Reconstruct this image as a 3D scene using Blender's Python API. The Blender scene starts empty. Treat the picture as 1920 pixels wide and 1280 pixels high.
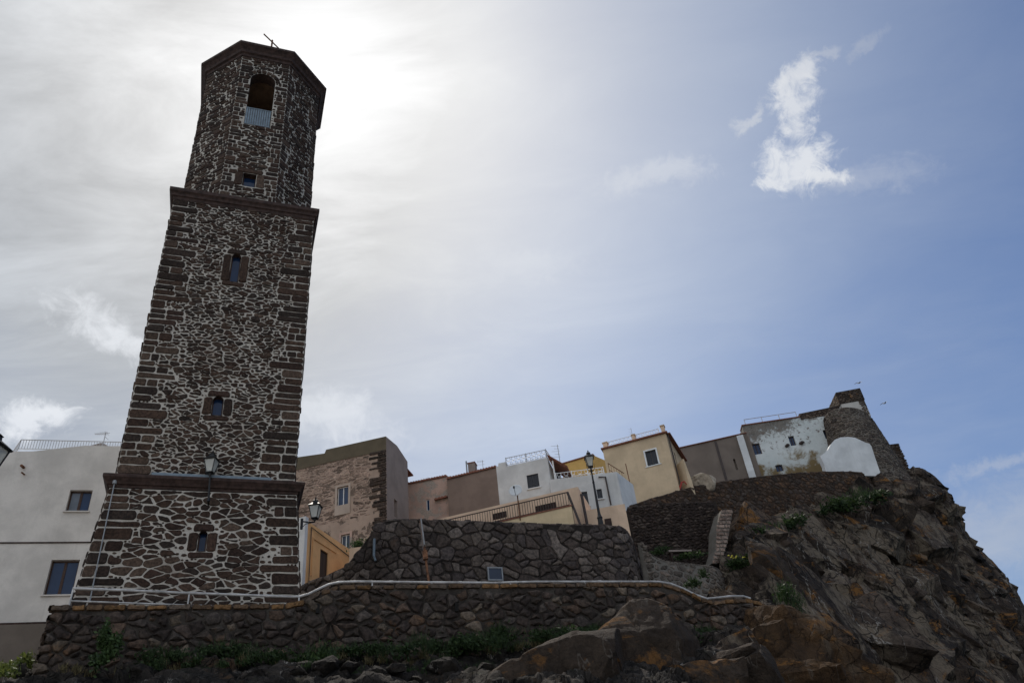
import bpy, math, random
import numpy as np
from mathutils import Vector, Matrix
from mathutils.geometry import tessellate_polygon

# ------------------------------------------------------------------ camera, sky, sun, exposure
SC = bpy.context.scene
COL = SC.collection
FPX, PITCH, ROLL = 1440.0, 0.618, -0.126          # focal length in photo pixels (1920 wide), tilt, roll
_c, _s = math.cos(ROLL), math.sin(ROLL)
_r = Vector((1, 0, 0)); _u = Vector((0, -math.sin(PITCH), math.cos(PITCH)))
FW = Vector((0, math.cos(PITCH), math.sin(PITCH)))
RT = _r * _c + _u * _s
UP = _u * _c - _r * _s
cam_d = bpy.data.cameras.new('camera'); cam = bpy.data.objects.new('camera', cam_d); COL.objects.link(cam)
cam_d.sensor_width = 36.0; cam_d.lens = 36.0 * FPX / 1920.0
cam_d.clip_start = 0.1; cam_d.clip_end = 6000
cam.matrix_world = Matrix(((RT.x, UP.x, -FW.x, 0), (RT.y, UP.y, -FW.y, 0), (RT.z, UP.z, -FW.z, 0), (0, 0, 0, 1)))
SC.camera = cam
SC.view_settings.view_transform = 'Standard'; SC.view_settings.look = 'None'
SC.view_settings.gamma = 1.0; SC.view_settings.exposure = 0.24
SC.view_settings.use_curve_mapping = False


def ray(px, py):
    d = FW + RT * ((px - 960) / FPX) - UP * ((py - 640) / FPX)
    return d / d.y


def P(px, py, Y):
    return ray(px, py) * Y


SUN_DIR = ray(585, 150).normalized()
SUN_EL = math.asin(SUN_DIR.z); SUN_AZ = math.atan2(SUN_DIR.x, SUN_DIR.y)


class NT:
    """tiny node-tree helper"""
    def __init__(s, tree): s.t = tree; s.n = tree.nodes; s.l = tree.links
    def new(s, typ, **kw):
        n = s.n.new(typ)
        for k, v in kw.items(): setattr(n, k, v)
        return n
    def put(s, sock, v):
        if hasattr(v, 'links') or isinstance(v, bpy.types.NodeSocket): s.l.new(v, sock)
        elif isinstance(v, (tuple, list)) and sock.type == 'RGBA' and len(v) == 3: sock.default_value = (*v, 1)
        else: sock.default_value = v
    def math(s, op, a, b=0.0, c=0.0, clamp=False):
        n = s.new('ShaderNodeMath', operation=op); n.use_clamp = clamp
        s.put(n.inputs[0], a); s.put(n.inputs[1], b); s.put(n.inputs[2], c); return n.outputs[0]
    def vmath(s, op, a, b=(0, 0, 0)):
        n = s.new('ShaderNodeVectorMath', operation=op); s.put(n.inputs[0], a); s.put(n.inputs[1], b)
        return n.outputs['Value'] if op in ('DOT_PRODUCT', 'LENGTH', 'DISTANCE') else n.outputs[0]
    def mix(s, f, a, b, mode='MIX'):
        n = s.new('ShaderNodeMix', data_type='RGBA', blend_type=mode); n.clamp_factor = True
        s.put(n.inputs[0], f); s.put(n.inputs[6], a); s.put(n.inputs[7], b); return n.outputs[2]
    def noise(s, vec, scale, detail=4, rough=.55, dist=0.0):
        n = s.new('ShaderNodeTexNoise'); n.inputs['Scale'].default_value = scale
        n.inputs['Detail'].default_value = detail; n.inputs['Roughness'].default_value = rough
        n.inputs['Distortion'].default_value = dist
        s.l.new(vec, n.inputs['Vector']); return n.outputs['Fac']
    def ramp(s, v, lo, hi, a=0.0, b=1.0, smooth=True):
        n = s.new('ShaderNodeMapRange'); n.interpolation_type = 'SMOOTHSTEP' if smooth else 'LINEAR'
        n.clamp = True
        s.put(n.inputs[0], v); s.put(n.inputs[1], lo); s.put(n.inputs[2], hi); s.put(n.inputs[3], a); s.put(n.inputs[4], b)
        return n.outputs[0]
    def mapping(s, vec, scale=(1, 1, 1), loc=(0, 0, 0), rot=(0, 0, 0)):
        n = s.new('ShaderNodeMapping'); n.inputs['Scale'].default_value = scale
        n.inputs['Location'].default_value = loc; n.inputs['Rotation'].default_value = rot
        s.l.new(vec, n.inputs['Vector']); return n.outputs[0]


world = bpy.data.worlds.new('World'); SC.world = world; world.use_nodes = True
wt = NT(world.node_tree); wt.n.clear()
sky = wt.new('ShaderNodeTexSky', sky_type='NISHITA'); sky.sun_disc = False
sky.sun_elevation = SUN_EL; sky.sun_rotation = SUN_AZ
sky.air_density = 1.0; sky.dust_density = 1.6; sky.ozone_density = 2.0
D = wt.new('ShaderNodeTexCoord').outputs['Generated']
SKY_K = 0.10


def sky_scene():
    """thin cirrus veil thickening round the sun, a few puffs; colours are relative to sky strength"""
    dot = wt.vmath('DOT_PRODUCT', D, tuple(SUN_DIR))
    ang = wt.math('ARCCOSINE', wt.math('MINIMUM', dot, 0.99999))
    sep = wt.new('ShaderNodeSeparateXYZ'); wt.l.new(D, sep.inputs[0])
    z = wt.math('MAXIMUM', sep.outputs[2], 0.06)
    cmb = wt.new('ShaderNodeCombineXYZ')
    wt.l.new(wt.math('DIVIDE', sep.outputs[0], z), cmb.inputs[0]); wt.l.new(wt.math('DIVIDE', sep.outputs[1], z), cmb.inputs[1])
    pl = cmb.outputs[0]
    warp = wt.noise(pl, 2.0, 3)
    streak = wt.noise(wt.mapping(pl, (1.6, 3.4, 1), rot=(0, 0, .5)), 1.5, 9, .62, .5)
    soft = wt.noise(wt.mapping(pl, (1, 1, 1), (3.1, 1.7, 0)), 1.1, 6, .55)
    # veil: strong near the sun, more on the left (west) side, fading to clear blue on the right
    side = wt.math('DIVIDE', sep.outputs[0], wt.math('MAXIMUM', sep.outputs[1], .05))
    veil_ang = wt.ramp(ang, .06, 1.0, 1.0, 0.0, False)
    veil_ang = wt.math('POWER', veil_ang, 1.2)
    veil_left = wt.ramp(side, -.75, .2, .62, 0.0)
    veil_low = wt.ramp(sep.outputs[2], .12, .5, .35, 0.0)
    v = wt.math('ADD', veil_ang, wt.math('MULTIPLY', veil_left, .8))
    v = wt.math('ADD', v, veil_low)
    v = wt.math('ADD', v, wt.math('MULTIPLY', wt.math('SUBTRACT', streak, .5), wt.ramp(side, -.6, .7, .55, .16)))
    back = wt.ramp(sep.outputs[1], .15, -.45, 0.0, .6)          # bright veil added behind the camera, unseen, to lift light on the facades
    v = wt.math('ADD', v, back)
    v = wt.math('ADD', v, wt.math('MULTIPLY', wt.math('SUBTRACT', soft, .5), .35), clamp=True)
    # brightness of the veil: forward scattering round the sun
    g1 = wt.math('EXPONENT', wt.math('MULTIPLY', wt.math('MULTIPLY', ang, ang), -1 / (2 * .12 ** 2)))
    g2 = wt.math('EXPONENT', wt.math('MULTIPLY', ang, -1 / .27))
    br = wt.math('ADD', wt.math('ADD', .395, wt.math('MULTIPLY', g1, .24)), wt.math('MULTIPLY', g2, .35))
    br = wt.math('MULTIPLY', br, wt.math('ADD', 1.0, wt.math('MULTIPLY', wt.math('SUBTRACT', streak, .5), wt.ramp(side, -.7, .5, 1.1, .35))))
    shade = wt.ramp(soft, .3, .7, .95, 1.08)
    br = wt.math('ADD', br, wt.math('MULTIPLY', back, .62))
    br = wt.math('MULTIPLY', br, shade)
    vc = wt.new('ShaderNodeVectorMath', operation='SCALE'); wt.l.new(wt.mix(wt.ramp(ang, .12, .62), (1.0, 1.0, 1.0), (.90, .98, 1.09)), vc.inputs[0])
    wt.l.new(wt.math('DIVIDE', br, SKY_K), vc.inputs['Scale'])
    deep = wt.ramp(ang, .40, .85, 0.0, 1.0)
    base = wt.mix(deep, wt.mix(1.0, sky.outputs[0], (.92, .98, 1.03), 'MULTIPLY'), wt.mix(1.0, sky.outputs[0], (.55, .67, .84), 'MULTIPLY'))
    col = wt.mix(v, base, vc.outputs[0])
    # separate puffs: (centre px, radius x, radius y, rotation, strength)
    fine = wt.new('ShaderNodeTexNoise'); fine.inputs['Scale'].default_value = 7; fine.inputs['Detail'].default_value = 9
    fine.inputs['Roughness'].default_value = .64
    wt.l.new(D, fine.inputs['Vector'])
    off = wt.vmath('SUBTRACT', fine.outputs['Color'], (.5, .5, .5))
    tear = wt.noise(D, 34, 10, .70, .9)

    def puff(cx, cy, rx, ry, rot, amp, k=.30, lo=.95, hi=.15, tw=1.9, warp_amt=.13):
        nonlocal col
        c = ray(cx, cy).normalized()
        ax = (RT * math.cos(rot) - UP * math.sin(rot)); ax = (ax - c * ax.dot(c)).normalized()
        ay = c.cross(ax)
        dv = wt.vmath('ADD', wt.vmath('SUBTRACT', D, tuple(c)), wt_scale(off, warp_amt))
        a = wt.math('DIVIDE', wt.vmath('DOT_PRODUCT', dv, tuple(ax)), rx / FPX)
        b = wt.math('DIVIDE', wt.vmath('DOT_PRODUCT', dv, tuple(ay)), ry / FPX)
        r = wt.math('SQRT', wt.math('ADD', wt.math('MULTIPLY', a, a), wt.math('MULTIPLY', b, b)))
        r = wt.math('ADD', r, wt.math('MULTIPLY', wt.math('SUBTRACT', tear, .5), tw))
        m = wt.math('MULTIPLY', wt.ramp(r, lo, hi), amp)
        front = wt.math('GREATER_THAN', wt.vmath('DOT_PRODUCT', D, tuple(c)), .5)
        m = wt.math('MULTIPLY', m, front)
        col = wt.mix(m, col, tuple(x * k / SKY_K * 2 for x in (.97, 1.0, 1.05)))
    def wt_scale(v, f):
        n = wt.new('ShaderNodeVectorMath', operation='SCALE'); wt.l.new(v, n.inputs[0]); n.inputs['Scale'].default_value = f
        return n.outputs[0]
    wt_scale_ = wt_scale
    puff(1488, 305, 74, 62, 0.0, .88, .34)
    puff(1548, 328, 62, 22, .05, .9, .34)
    puff(1440, 340, 34, 22, .2, .8, .34)
    puff(1496, 205, 34, 62, .12, .8, .33)
    puff(1512, 145, 26, 46, .5, .75, .32)
    puff(1548, 98, 46, 14, -.6, .3, .28)
    puff(1425, 215, 62, 15, -.55, .5, .3)
    puff(1628, 85, 50, 20, -.5, .22, .26)
    puff(1215, 335, 120, 34, -.2, .4, .33, 1.2, .1)
    puff(980, 490, 130, 40, .1, .25, .34, 1.3, .1)
    puff(1620, 330, 120, 30, -.1, .22, .3, 1.3, .1)
    puff(55, 800, 80, 42, .0, .7, .40, 1.1, .2)
    puff(205, 625, 110, 38, .5, .6, .40, 1.2, .15)
    puff(620, 790, 110, 50, .2, .5, .38, 1.3, .1)
    puff(1880, 880, 90, 16, -.15, .3, .26, 1.2, .1)
    puff(1870, 1000, 160, 60, -.1, .35, .24, 1.4, .0)
    return col


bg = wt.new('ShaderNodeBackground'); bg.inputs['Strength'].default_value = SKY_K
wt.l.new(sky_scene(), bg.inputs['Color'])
wo = wt.new('ShaderNodeOutputWorld'); wt.l.new(bg.outputs[0], wo.inputs[0])

sun_d = bpy.data.lights.new('sun', 'SUN'); sun_d.energy = 3.2; sun_d.angle = math.radians(.5); sun_d.color = (1, .93, .83)
sun = bpy.data.objects.new('sun', sun_d); COL.objects.link(sun)
sun.rotation_euler = SUN_DIR.to_track_quat('Z', 'Y').to_euler(); sun.location = SUN_DIR * 200

R = random.Random(7)

# ------------------------------------------------------------------ materials
MATS = {}


def bsdf_mat(name, rough=.9, spec=.25):
    m = bpy.data.materials.new(name); m.use_nodes = True
    t = NT(m.node_tree); b = m.node_tree.nodes['Principled BSDF']
    b.inputs['Roughness'].default_value = rough; b.inputs['Specular IOR Level'].default_value = spec
    MATS[name] = m
    return m, t, b


def bump(t, b, h, strength=.5, dist=.05):
    n = t.new('ShaderNodeBump'); n.inputs['Strength'].default_value = strength; n.inputs['Distance'].default_value = dist
    t.l.new(h, n.inputs['Height']); t.l.new(n.outputs[0], b.inputs['Normal'])


def obj_co(t): return t.new('ShaderNodeTexCoord').outputs['Object']


def plain(name, col, rough=.6, metal=0.0, var=.15, scale=6, spec=.3):
    m, t, b = bsdf_mat(name, rough, spec); b.inputs['Metallic'].default_value = metal
    n = t.noise(obj_co(t), scale, 5, .6)
    f = t.ramp(n, .25, .75)
    t.put(b.inputs['Base Color'], t.mix(f, tuple(c * (1 - var) for c in col), tuple(min(1, c * (1 + var)) for c in col)))
    return m


def stone_mat(name, lich=(.22, .19, .15), lich_amt=.25, scale=1.0, orange=0.0, pale=0.0):
    """masonry stones: colour of each stone from its colour attribute, broken by grain, lichen and dirt"""
    m, t, b = bsdf_mat(name, .92, .2)
    co = obj_co(t)
    a = t.new('ShaderNodeAttribute', attribute_name='Col').outputs['Color']
    g = t.noise(co, 9 * scale, 8, .7)
    g2 = t.noise(co, 38 * scale, 4, .7)
    c = t.mix(t.ramp(g, .3, .72), t.mix(1, a, (.45, .45, .45), 'MULTIPLY'), t.mix(1, a, (1.75, 1.68, 1.6), 'MULTIPLY'))
    l = t.ramp(t.noise(co, 3.3 * scale, 7, .7, .4), .62, .74)
    c = t.mix(t.math('MULTIPLY', l, lich_amt), c, lich)
    if orange:
        o = t.ramp(t.noise(co, 1.2 * scale, 7, .7, .3), .56, .70)
        c = t.mix(t.math('MULTIPLY', o, orange), c, (.22, .10, .03))
    if pale:
        o = t.ramp(t.noise(co, 1.7 * scale, 8, .75, .2), .66, .73)
        c = t.mix(t.math('MULTIPLY', o, pale), c, (.42, .40, .36))
    t.put(b.inputs['Base Color'], c)
    bump(t, b, t.math('ADD', g, t.math('MULTIPLY', g2, .5)), .7, .04)
    return m


def mortar_mat(name, c0, c1, stain=(.12, .08, .05), st=.5, scale=1.0):
    m, t, b = bsdf_mat(name, .95, .1)
    co = obj_co(t)
    g = t.noise(co, 2.2 * scale, 8, .65)
    f = t.noise(co, 30 * scale, 5, .7)
    c = t.mix(t.ramp(g, .3, .7), c0, c1)
    s = t.ramp(t.noise(co, .8 * scale, 7, .65, .3), .52, .7)
    c = t.mix(t.math('MULTIPLY', s, st), c, stain)
    c = t.mix(t.ramp(f, .3, .75, .0, .45), c, tuple(x * .4 for x in c0))
    t.put(b.inputs['Base Color'], c); bump(t, b, f, .8, .04)
    return m


def plaster(name, col, dirt=(.25, .22, .18), d_amt=.4, scale=1.0, streaks=.35, rough=.92, bare=None, bare_thr=.62):
    """rendered wall: faint blotches, rain streaks, optional bare patches where the render has come off"""
    m, t, b = bsdf_mat(name, rough, .15)
    co = obj_co(t)
    blot = t.noise(co, .55 * scale, 7, .62, .2)
    fine = t.noise(co, 14 * scale, 6, .7)
    st = t.noise(t.mapping(co, (2.2, 2.2, .12)), 1.3 * scale, 6, .65)
    c = t.mix(t.ramp(blot, .3, .72), tuple(x * .78 for x in col), tuple(min(.9, x * 1.08) for x in col))
    c = t.mix(t.math('MULTIPLY', t.ramp(st, .54, .8), streaks), c, dirt)
    c = t.mix(t.math('MULTIPLY', t.ramp(blot, .56, .76), d_amt), c, dirt)
    h = fine
    if bare is not None:
        p = t.noise(co, .8 * scale, 9, .68, .3)
        k = t.ramp(p, bare_thr, bare_thr + .03)
        bc = t.mix(t.ramp(fine, .3, .7), tuple(x * .6 for x in bare), tuple(x * 1.35 for x in bare))
        c = t.mix(k, c, bc); h = t.math('SUBTRACT', fine, t.math('MULTIPLY', k, .8))
    c = t.mix(t.ramp(fine, .35, .8, 0, .16), c, tuple(x * .6 for x in col))
    t.put(b.inputs['Base Color'], c); bump(t, b, h, .45, .03)
    return m


M_tst = stone_mat('basalt_blocks', (.16, .12, .095), .3, 1.3, 0, .12)
M_tmo = mortar_mat('pale_lime_mortar', (.46, .42, .365), (.60, .55, .48), (.19, .135, .10), scale=.75, st=.6)
M_cor = plain('red_brown_trachyte', (.045, .027, .022), .85, 0, .55, 5)
M_fst = stone_mat('field_stones', (.085, .073, .062), .75, .9, .3, .2)
M_fmo = mortar_mat('grey_wall_mortar', (.022, .018, .016), (.085, .073, .062), (.012, .010, .008), .8, .6)
M_bst = stone_mat('bastion_stones', (.105, .09, .08), .6, .8, .12, .3)
M_bmo = mortar_mat('bastion_joints', (.020, .016, .014), (.055, .046, .040), (.012, .010, .008), .6)
M_hst = stone_mat('terrace_stones', (.16, .09, .045), .55, .6, .75, .1)
M_hmo = mortar_mat('terrace_joints', (.035, .025, .02), (.075, .05, .035), (.07, .035, .014), .7)
M_dst = stone_mat('dark_rubble', (.20, .17, .15), .35, .8, 0, .35)
M_dmo = mortar_mat('dark_rubble_joints', (.03, .022, .02), (.05, .04, .034), (.02, .016, .013), .5)
M_gmo = mortar_mat('grey_rubble_joints', (.15, .135, .115), (.21, .19, .165), (.09, .07, .05), .6)

M_white = plaster('white_limewash', (.66, .62, .57), (.36, .34, .31), .35)
M_white2 = plaster('cool_white_render', (.60, .60, .585), (.32, .32, .30), .4)
M_white3 = plaster('clean_white_render', (.70, .70, .69), (.42, .40, .37), .45)
M_cream = plaster('cream_render', (.62, .475, .315), (.34, .24, .15), .35)
M_peach = plaster('peach_render', (.74, .54, .385), (.42, .28, .18), .3)
M_yellow = plaster('ochre_yellow_render', (.60, .38, .13), (.35, .22, .09), .3)
M_sand = plaster('sand_yellow_render', (.74, .575, .36), (.45, .32, .18), .3)
M_orange = plaster('orange_render', (.80, .46, .215), (.5, .23, .08), .3)
M_brown = plaster('brown_render', (.235, .17, .135), (.15, .11, .09), .4)
M_pink = plaster('pink_peeling_render', (.50, .345, .275), (.3, .2, .15), .6, 1.4, .6, .9, (.36, .30, .25), .50)
M_grey = plaster('grey_brown_cement', (.185, .150, .125), (.11, .09, .075), .6)
M_plinth = plaster('grey_brown_render', (.17, .14, .115), (.09, .075, .06), .6)
M_palside = plaster('mauve_grey_render', (.30, .245, .215), (.17, .145, .125), .6)
M_tile = plain('terracotta_tile', (.21, .085, .055), .8, 0, .4, 9)
M_black = plain('black_painted_iron', (.012, .012, .013), .45, 0, .3)
M_rail = plain('galvanised_rail', (.42, .41, .40), .5, .3, .4, 3)
M_grail = plain('grey_painted_rail', (.36, .36, .36), .5, .1, .2)
M_wrail = plain('white_painted_rail', (.72, .72, .72), .5, 0, .1)
M_rust = plain('rusty_steel', (.16, .075, .04), .8, .2, .6, 10)
M_wood = plain('brown_window_wood', (.055, .028, .018), .6, 0, .4, 20)
M_wframe = plain('white_window_frame', (.68, .68, .66), .55, 0, .08)
M_shut = plain('dark_shutter', (.035, .038, .045), .55, 0, .3, 30)
M_bshut = plain('brown_shutter', (.06, .04, .03), .6, 0, .3, 30)
M_pipe = plain('brown_gutter_pipe', (.05, .035, .03), .5, 0, .3)
M_gpipe = plain('grey_conduit', (.24, .25, .26), .5, .1, .2)
M_dark = plain('dark_void', (.01, .009, .008), .95, 0, .3)
M_int = plain('belfry_interior', (.20, .13, .085), .9, 0, .35, 2)
M_lead = plain('blue_grey_panel', (.16, .20, .235), .55, .1, .2)
M_dish = plain('dish_white', (.62, .63, .63), .45, 0, .08)
M_red = plain('faded_red', (.35, .05, .04), .7)
M_stonelt = plain('sunbleached_rock', (.38, .31, .235), .95, 0, .35, 3)
M_pil = stone_mat('pink_pillar_stone', (.4, .33, .28), .4, .8, .1, .2)


def glass_mat(name, col, rough=.08):
    m, t, b = bsdf_mat(name, rough, .7)
    n = t.noise(obj_co(t), 1.3, 3)
    t.put(b.inputs['Base Color'], t.mix(n, tuple(c * .6 for c in col), tuple(c * 1.4 for c in col)))
    b.inputs['IOR'].default_value = 1.32
    return m


M_glass = glass_mat('window_glass', (.016, .028, .055))
M_glassb = glass_mat('blue_window_glass', (.012, .030, .075))
M_glassg = glass_mat('curtained_glass', (.13, .15, .18))


def lamp_glass():
    m, t, b = bsdf_mat('frosted_lamp_glass', .35, .4)
    b.inputs['Base Color'].default_value = (.72, .72, .68, 1)
    b.inputs['Transmission Weight'].default_value = .0
    tr = t.new('ShaderNodeBsdfTransparent'); tr.inputs[0].default_value = (.93, .93, .9, 1)
    mx = t.new('ShaderNodeMixShader'); mx.inputs[0].default_value = .62
    t.l.new(b.outputs[0], mx.inputs[1]); t.l.new(tr.outputs[0], mx.inputs[2])
    t.l.new(mx.outputs[0], t.n['Material Output'].inputs[0])
    return m


M_lglass = lamp_glass()


def rock_mat(name, base0, base1, orange=.5, white=.5, scale=1.0, green=0.0, pale=0.0, crack=.8):
    m, t, b = bsdf_mat(name, .93, .2)
    co = obj_co(t)
    big = t.noise(co, .22 * scale, 8, .65, .4)
    mid = t.noise(co, 1.3 * scale, 9, .7, .2)
    fine = t.noise(co, 9 * scale, 7, .7)
    a = t.new('ShaderNodeAttribute', attribute_name='Col').outputs['Color']
    c = t.mix(t.ramp(mid, .3, .7), base0, base1)
    c = t.mix(1, c, a, 'MULTIPLY')
    o = t.ramp(t.noise(t.mapping(co, (1, 1, 1.6), (9, 3, 5)), .42 * scale, 10, .74, .5), .56, .645)
    c = t.mix(t.math('MULTIPLY', o, orange), c, (.25, .115, .032))
    st = t.noise(t.mapping(co, (1.0, 1.0, .22), (2, 7, 1), (0.0, .35, 0)), .9 * scale, 9, .72, .5)
    wm = t.math('MULTIPLY', t.ramp(st, .60, .70), t.ramp(mid, .40, .62))
    c = t.mix(t.math('MULTIPLY', wm, white), c, (.34, .32, .29))
    pg = t.math('MULTIPLY', t.ramp(t.noise(t.mapping(co, (1.5, 1.5, .7), (4, 1, 8), (0, .5, 0)), .30 * scale, 9, .68, .2), .49, .58), t.ramp(mid, .32, .5))
    c = t.mix(t.math('MULTIPLY', pg, pale), c, t.mix(fine, (.11, .083, .058), (.28, .225, .165)))
    vn = t.math('ABSOLUTE', t.math('SUBTRACT', t.noise(t.mapping(co, (1.8, 1.0, .55), (0, 0, 0), (0, .55, 0)), .45 * scale, 4, .5, .25), .5))
    vein = t.math('MULTIPLY', t.ramp(vn, .007, .002), t.ramp(big, .46, .6))
    c = t.mix(t.math('MULTIPLY', vein, white), c, (.38, .35, .31))
    if green:
        gm = t.ramp(t.noise(co, .7 * scale, 8, .7), .58, .7)
        c = t.mix(t.math('MULTIPLY', gm, green), c, (.05, .06, .02))
    c = t.mix(t.ramp(fine, .35, .75, 0, .6), c, t.mix(1, c, (.35, .35, .35), 'MULTIPLY'))
    wob = t.new('ShaderNodeVectorMath', operation='ADD'); wn = t.new('ShaderNodeTexNoise'); wn.inputs['Scale'].default_value = 1.1; wn.inputs['Detail'].default_value = 5
    t.l.new(co, wn.inputs['Vector']); ws = t.new('ShaderNodeVectorMath', operation='SCALE'); t.l.new(wn.outputs['Color'], ws.inputs[0]); ws.inputs['Scale'].default_value = .9
    t.l.new(co, wob.inputs[0]); t.l.new(ws.outputs[0], wob.inputs[1])
    crk = None
    for sc_, th in ((.30, .014), (.85, .02)):
        vo = t.new('ShaderNodeTexVoronoi', feature='DISTANCE_TO_EDGE'); vo.inputs['Scale'].default_value = sc_ * scale
        t.l.new(t.mapping(wob.outputs[0], (1.5, 1.0, .6), rot=(0, .5, .3)), vo.inputs['Vector'])
        k_ = t.ramp(vo.outputs['Distance'], 0.0, th)
        crk = k_ if crk is None else t.math('MULTIPLY', crk, k_)
    c = t.mix(t.math('MULTIPLY', t.math('SUBTRACT', 1.0, crk), crack), c, (.008, .006, .005))
    t.put(b.inputs['Base Color'], c)
    bump(t, b, t.math('ADD', t.math('ADD', fine, mid), t.math('MULTIPLY', crk, crack)), 1.0, .12)
    return m


M_rock = rock_mat('cliff_rock', (.017, .012, .0095), (.078, .056, .041), .9, .6, pale=.8)
M_rockb = rock_mat('boulder_rock', (.032, .023, .017), (.066, .047, .034), .6, .2, crack=.18)
M_rocko = rock_mat('lichen_rock', (.05, .03, .017), (.11, .062, .03), 1.0, .3, 1.3, pale=.3, crack=.4)
M_slope = rock_mat('foreground_rubble', (.014, .012, .010), (.045, .037, .031), .2, .8, 1.6, .4)


def leaf_mat(name, c0, c1):
    m, t, b = bsdf_mat(name, .65, .25)
    a = t.new('ShaderNodeAttribute', attribute_name='Col').outputs['Fac']
    t.put(b.inputs['Base Color'], t.mix(a, c0, c1))
    tr = t.new('ShaderNodeBsdfTranslucent'); t.put(tr.inputs[0], t.mix(a, c0, c1))
    mx = t.new('ShaderNodeMixShader'); mx.inputs[0].default_value = .3
    t.l.new(b.outputs[0], mx.inputs[1]); t.l.new(tr.outputs[0], mx.inputs[2])
    t.l.new(mx.outputs[0], t.n['Material Output'].inputs[0])
    return m


M_leaf = leaf_mat('weed_leaves', (.018, .035, .012), (.06, .10, .03))
M_leafd = leaf_mat('dark_scrub_leaves', (.013, .027, .009), (.042, .07, .021))
M_leafy = leaf_mat('yellow_green_leaves', (.05, .075, .02), (.14, .16, .035))
M_dry = leaf_mat('dry_grass_blades', (.06, .05, .022), (.16, .13, .06))
M_flower = plain('yellow_blossom', (.55, .48, .06), .7)


# ------------------------------------------------------------------ mesh builder and objects
class MB:
    def __init__(s): s.v = []; s.f = []; s.m = []; s.c = []; s.cur = (1, 1, 1)
    def pt(s, p): s.v.append((p[0], p[1], p[2])); s.c.append(s.cur); return len(s.v) - 1
    def face(s, idx, m=0): s.f.append(tuple(idx)); s.m.append(m)
    def poly(s, pts, m=0): s.face([s.pt(p) for p in pts], m)
    def box(s, o, ax, ay, az, m=0):
        """box with corner o and three edge vectors"""
        o, ax, ay, az = map(Vector, (o, ax, ay, az))
        if ax.cross(ay).dot(az) < 0: o, ax = o + ax, -ax
        i = [s.pt(o + a * ax + b * ay + c * az) for c in (0, 1) for b in (0, 1) for a in (0, 1)]
        for q in ((0, 2, 3, 1), (4, 5, 7, 6), (0, 1, 5, 4), (2, 6, 7, 3), (0, 4, 6, 2), (1, 3, 7, 5)): s.face([i[k] for k in q], m)
    def tube(s, pts, r, n=8, m=0, cap=True):
        pts = [Vector(p) for p in pts]; rings = []
        rr = r if isinstance(r, (list, tuple)) else [r] * len(pts)
        for i, p in enumerate(pts):
            d = (pts[min(i + 1, len(pts) - 1)] - pts[max(i - 1, 0)])
            d = d.normalized() if d.length > 1e-9 else Vector((0, 0, 1))
            a = d.cross(Vector((0, 0, 1)))
            if a.length < 1e-3: a = d.cross(Vector((1, 0, 0)))
            a.normalize(); b = d.cross(a)
            rings.append([s.pt(p + (a * math.cos(2 * math.pi * k / n) + b * math.sin(2 * math.pi * k / n)) * rr[i]) for k in range(n)])
        for i in range(len(rings) - 1):
            for k in range(n): s.face([rings[i][k], rings[i + 1][k], rings[i + 1][(k + 1) % n], rings[i][(k + 1) % n]], m)
        if cap: s.face(rings[0], m); s.face(rings[-1][::-1], m)
    def loft(s, loops, m=0, cap0=True, cap1=True):
        """closed loops of equal length, bottom to top, counter-clockwise from above"""
        ids = [[s.pt(p) for p in L] for L in loops]; n = len(ids[0])
        for i in range(len(ids) - 1):
            for k in range(n): s.face([ids[i][k], ids[i][(k + 1) % n], ids[i + 1][(k + 1) % n], ids[i + 1][k]], m)
        if cap0: s.face(ids[0][::-1], m)
        if cap1: s.face(ids[-1], m)
    def lathe(s, base, prof, n=12, m=0):
        base = Vector(base)
        s.loft([[base + Vector((r * math.cos(2 * math.pi * k / n), r * math.sin(2 * math.pi * k / n), z)) for k in range(n)] for r, z in prof], m)
    def build(s, name, mats, parent=None, root=None, smooth=False):
        me = bpy.data.meshes.new(name)
        v = np.array(s.v, dtype=np.float64)
        o = bpy.data.objects.new(name, me)
        if parent is None:
            base = Vector(((v[:, 0].min() + v[:, 0].max()) / 2, (v[:, 1].min() + v[:, 1].max()) / 2, v[:, 2].min()))
            o.location = base
        else:
            r = parent
            base = Vector((0, 0, 0))
            while r is not None: base += Vector(r.location); r = r.parent
        v = v - np.array(base)
        me.from_pydata(v.tolist(), [], s.f); me.update()
        for mt in (mats if isinstance(mats, (list, tuple)) else [mats]): me.materials.append(mt)
        me.polygons.foreach_set('material_index', s.m)
        at = me.color_attributes.new('Col', 'FLOAT_COLOR', 'POINT')
        at.data.foreach_set('color', np.hstack([np.array(s.c, dtype=np.float32), np.ones((len(s.c), 1), np.float32)]).ravel())
        if smooth: me.polygons.foreach_set('use_smooth', [True] * len(me.polygons))
        COL.objects.link(o)
        if parent is not None: o.parent = parent
        return o


def tag(o, label, cat, group=None):
    o['label'] = label; o['category'] = cat
    if group: o['group'] = group
    return o


def thing(name, loc, label, cat, group=None):
    o = bpy.data.objects.new(name, None); COL.objects.link(o); o.location = loc
    o.empty_display_size = .3
    return tag(o, label, cat, group)


def structure(o): o['kind'] = 'structure'; return o


# ------------------------------------------------------------------ numpy noise for rock shapes
def _hash(ix, iy, iz, seed):
    h = (ix.astype(np.int64) * 374761393 + iy.astype(np.int64) * 668265263 + iz.astype(np.int64) * 2147483647 + seed * 974634777) & 0xFFFFFFFF
    h = ((h ^ (h >> 13)) * 1274126177) & 0xFFFFFFFF
    h = ((h ^ (h >> 16)) * 2246822519) & 0xFFFFFFFF
    return ((h ^ (h >> 15)) & 0xFFFFFF) / float(0x1000000)


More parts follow.
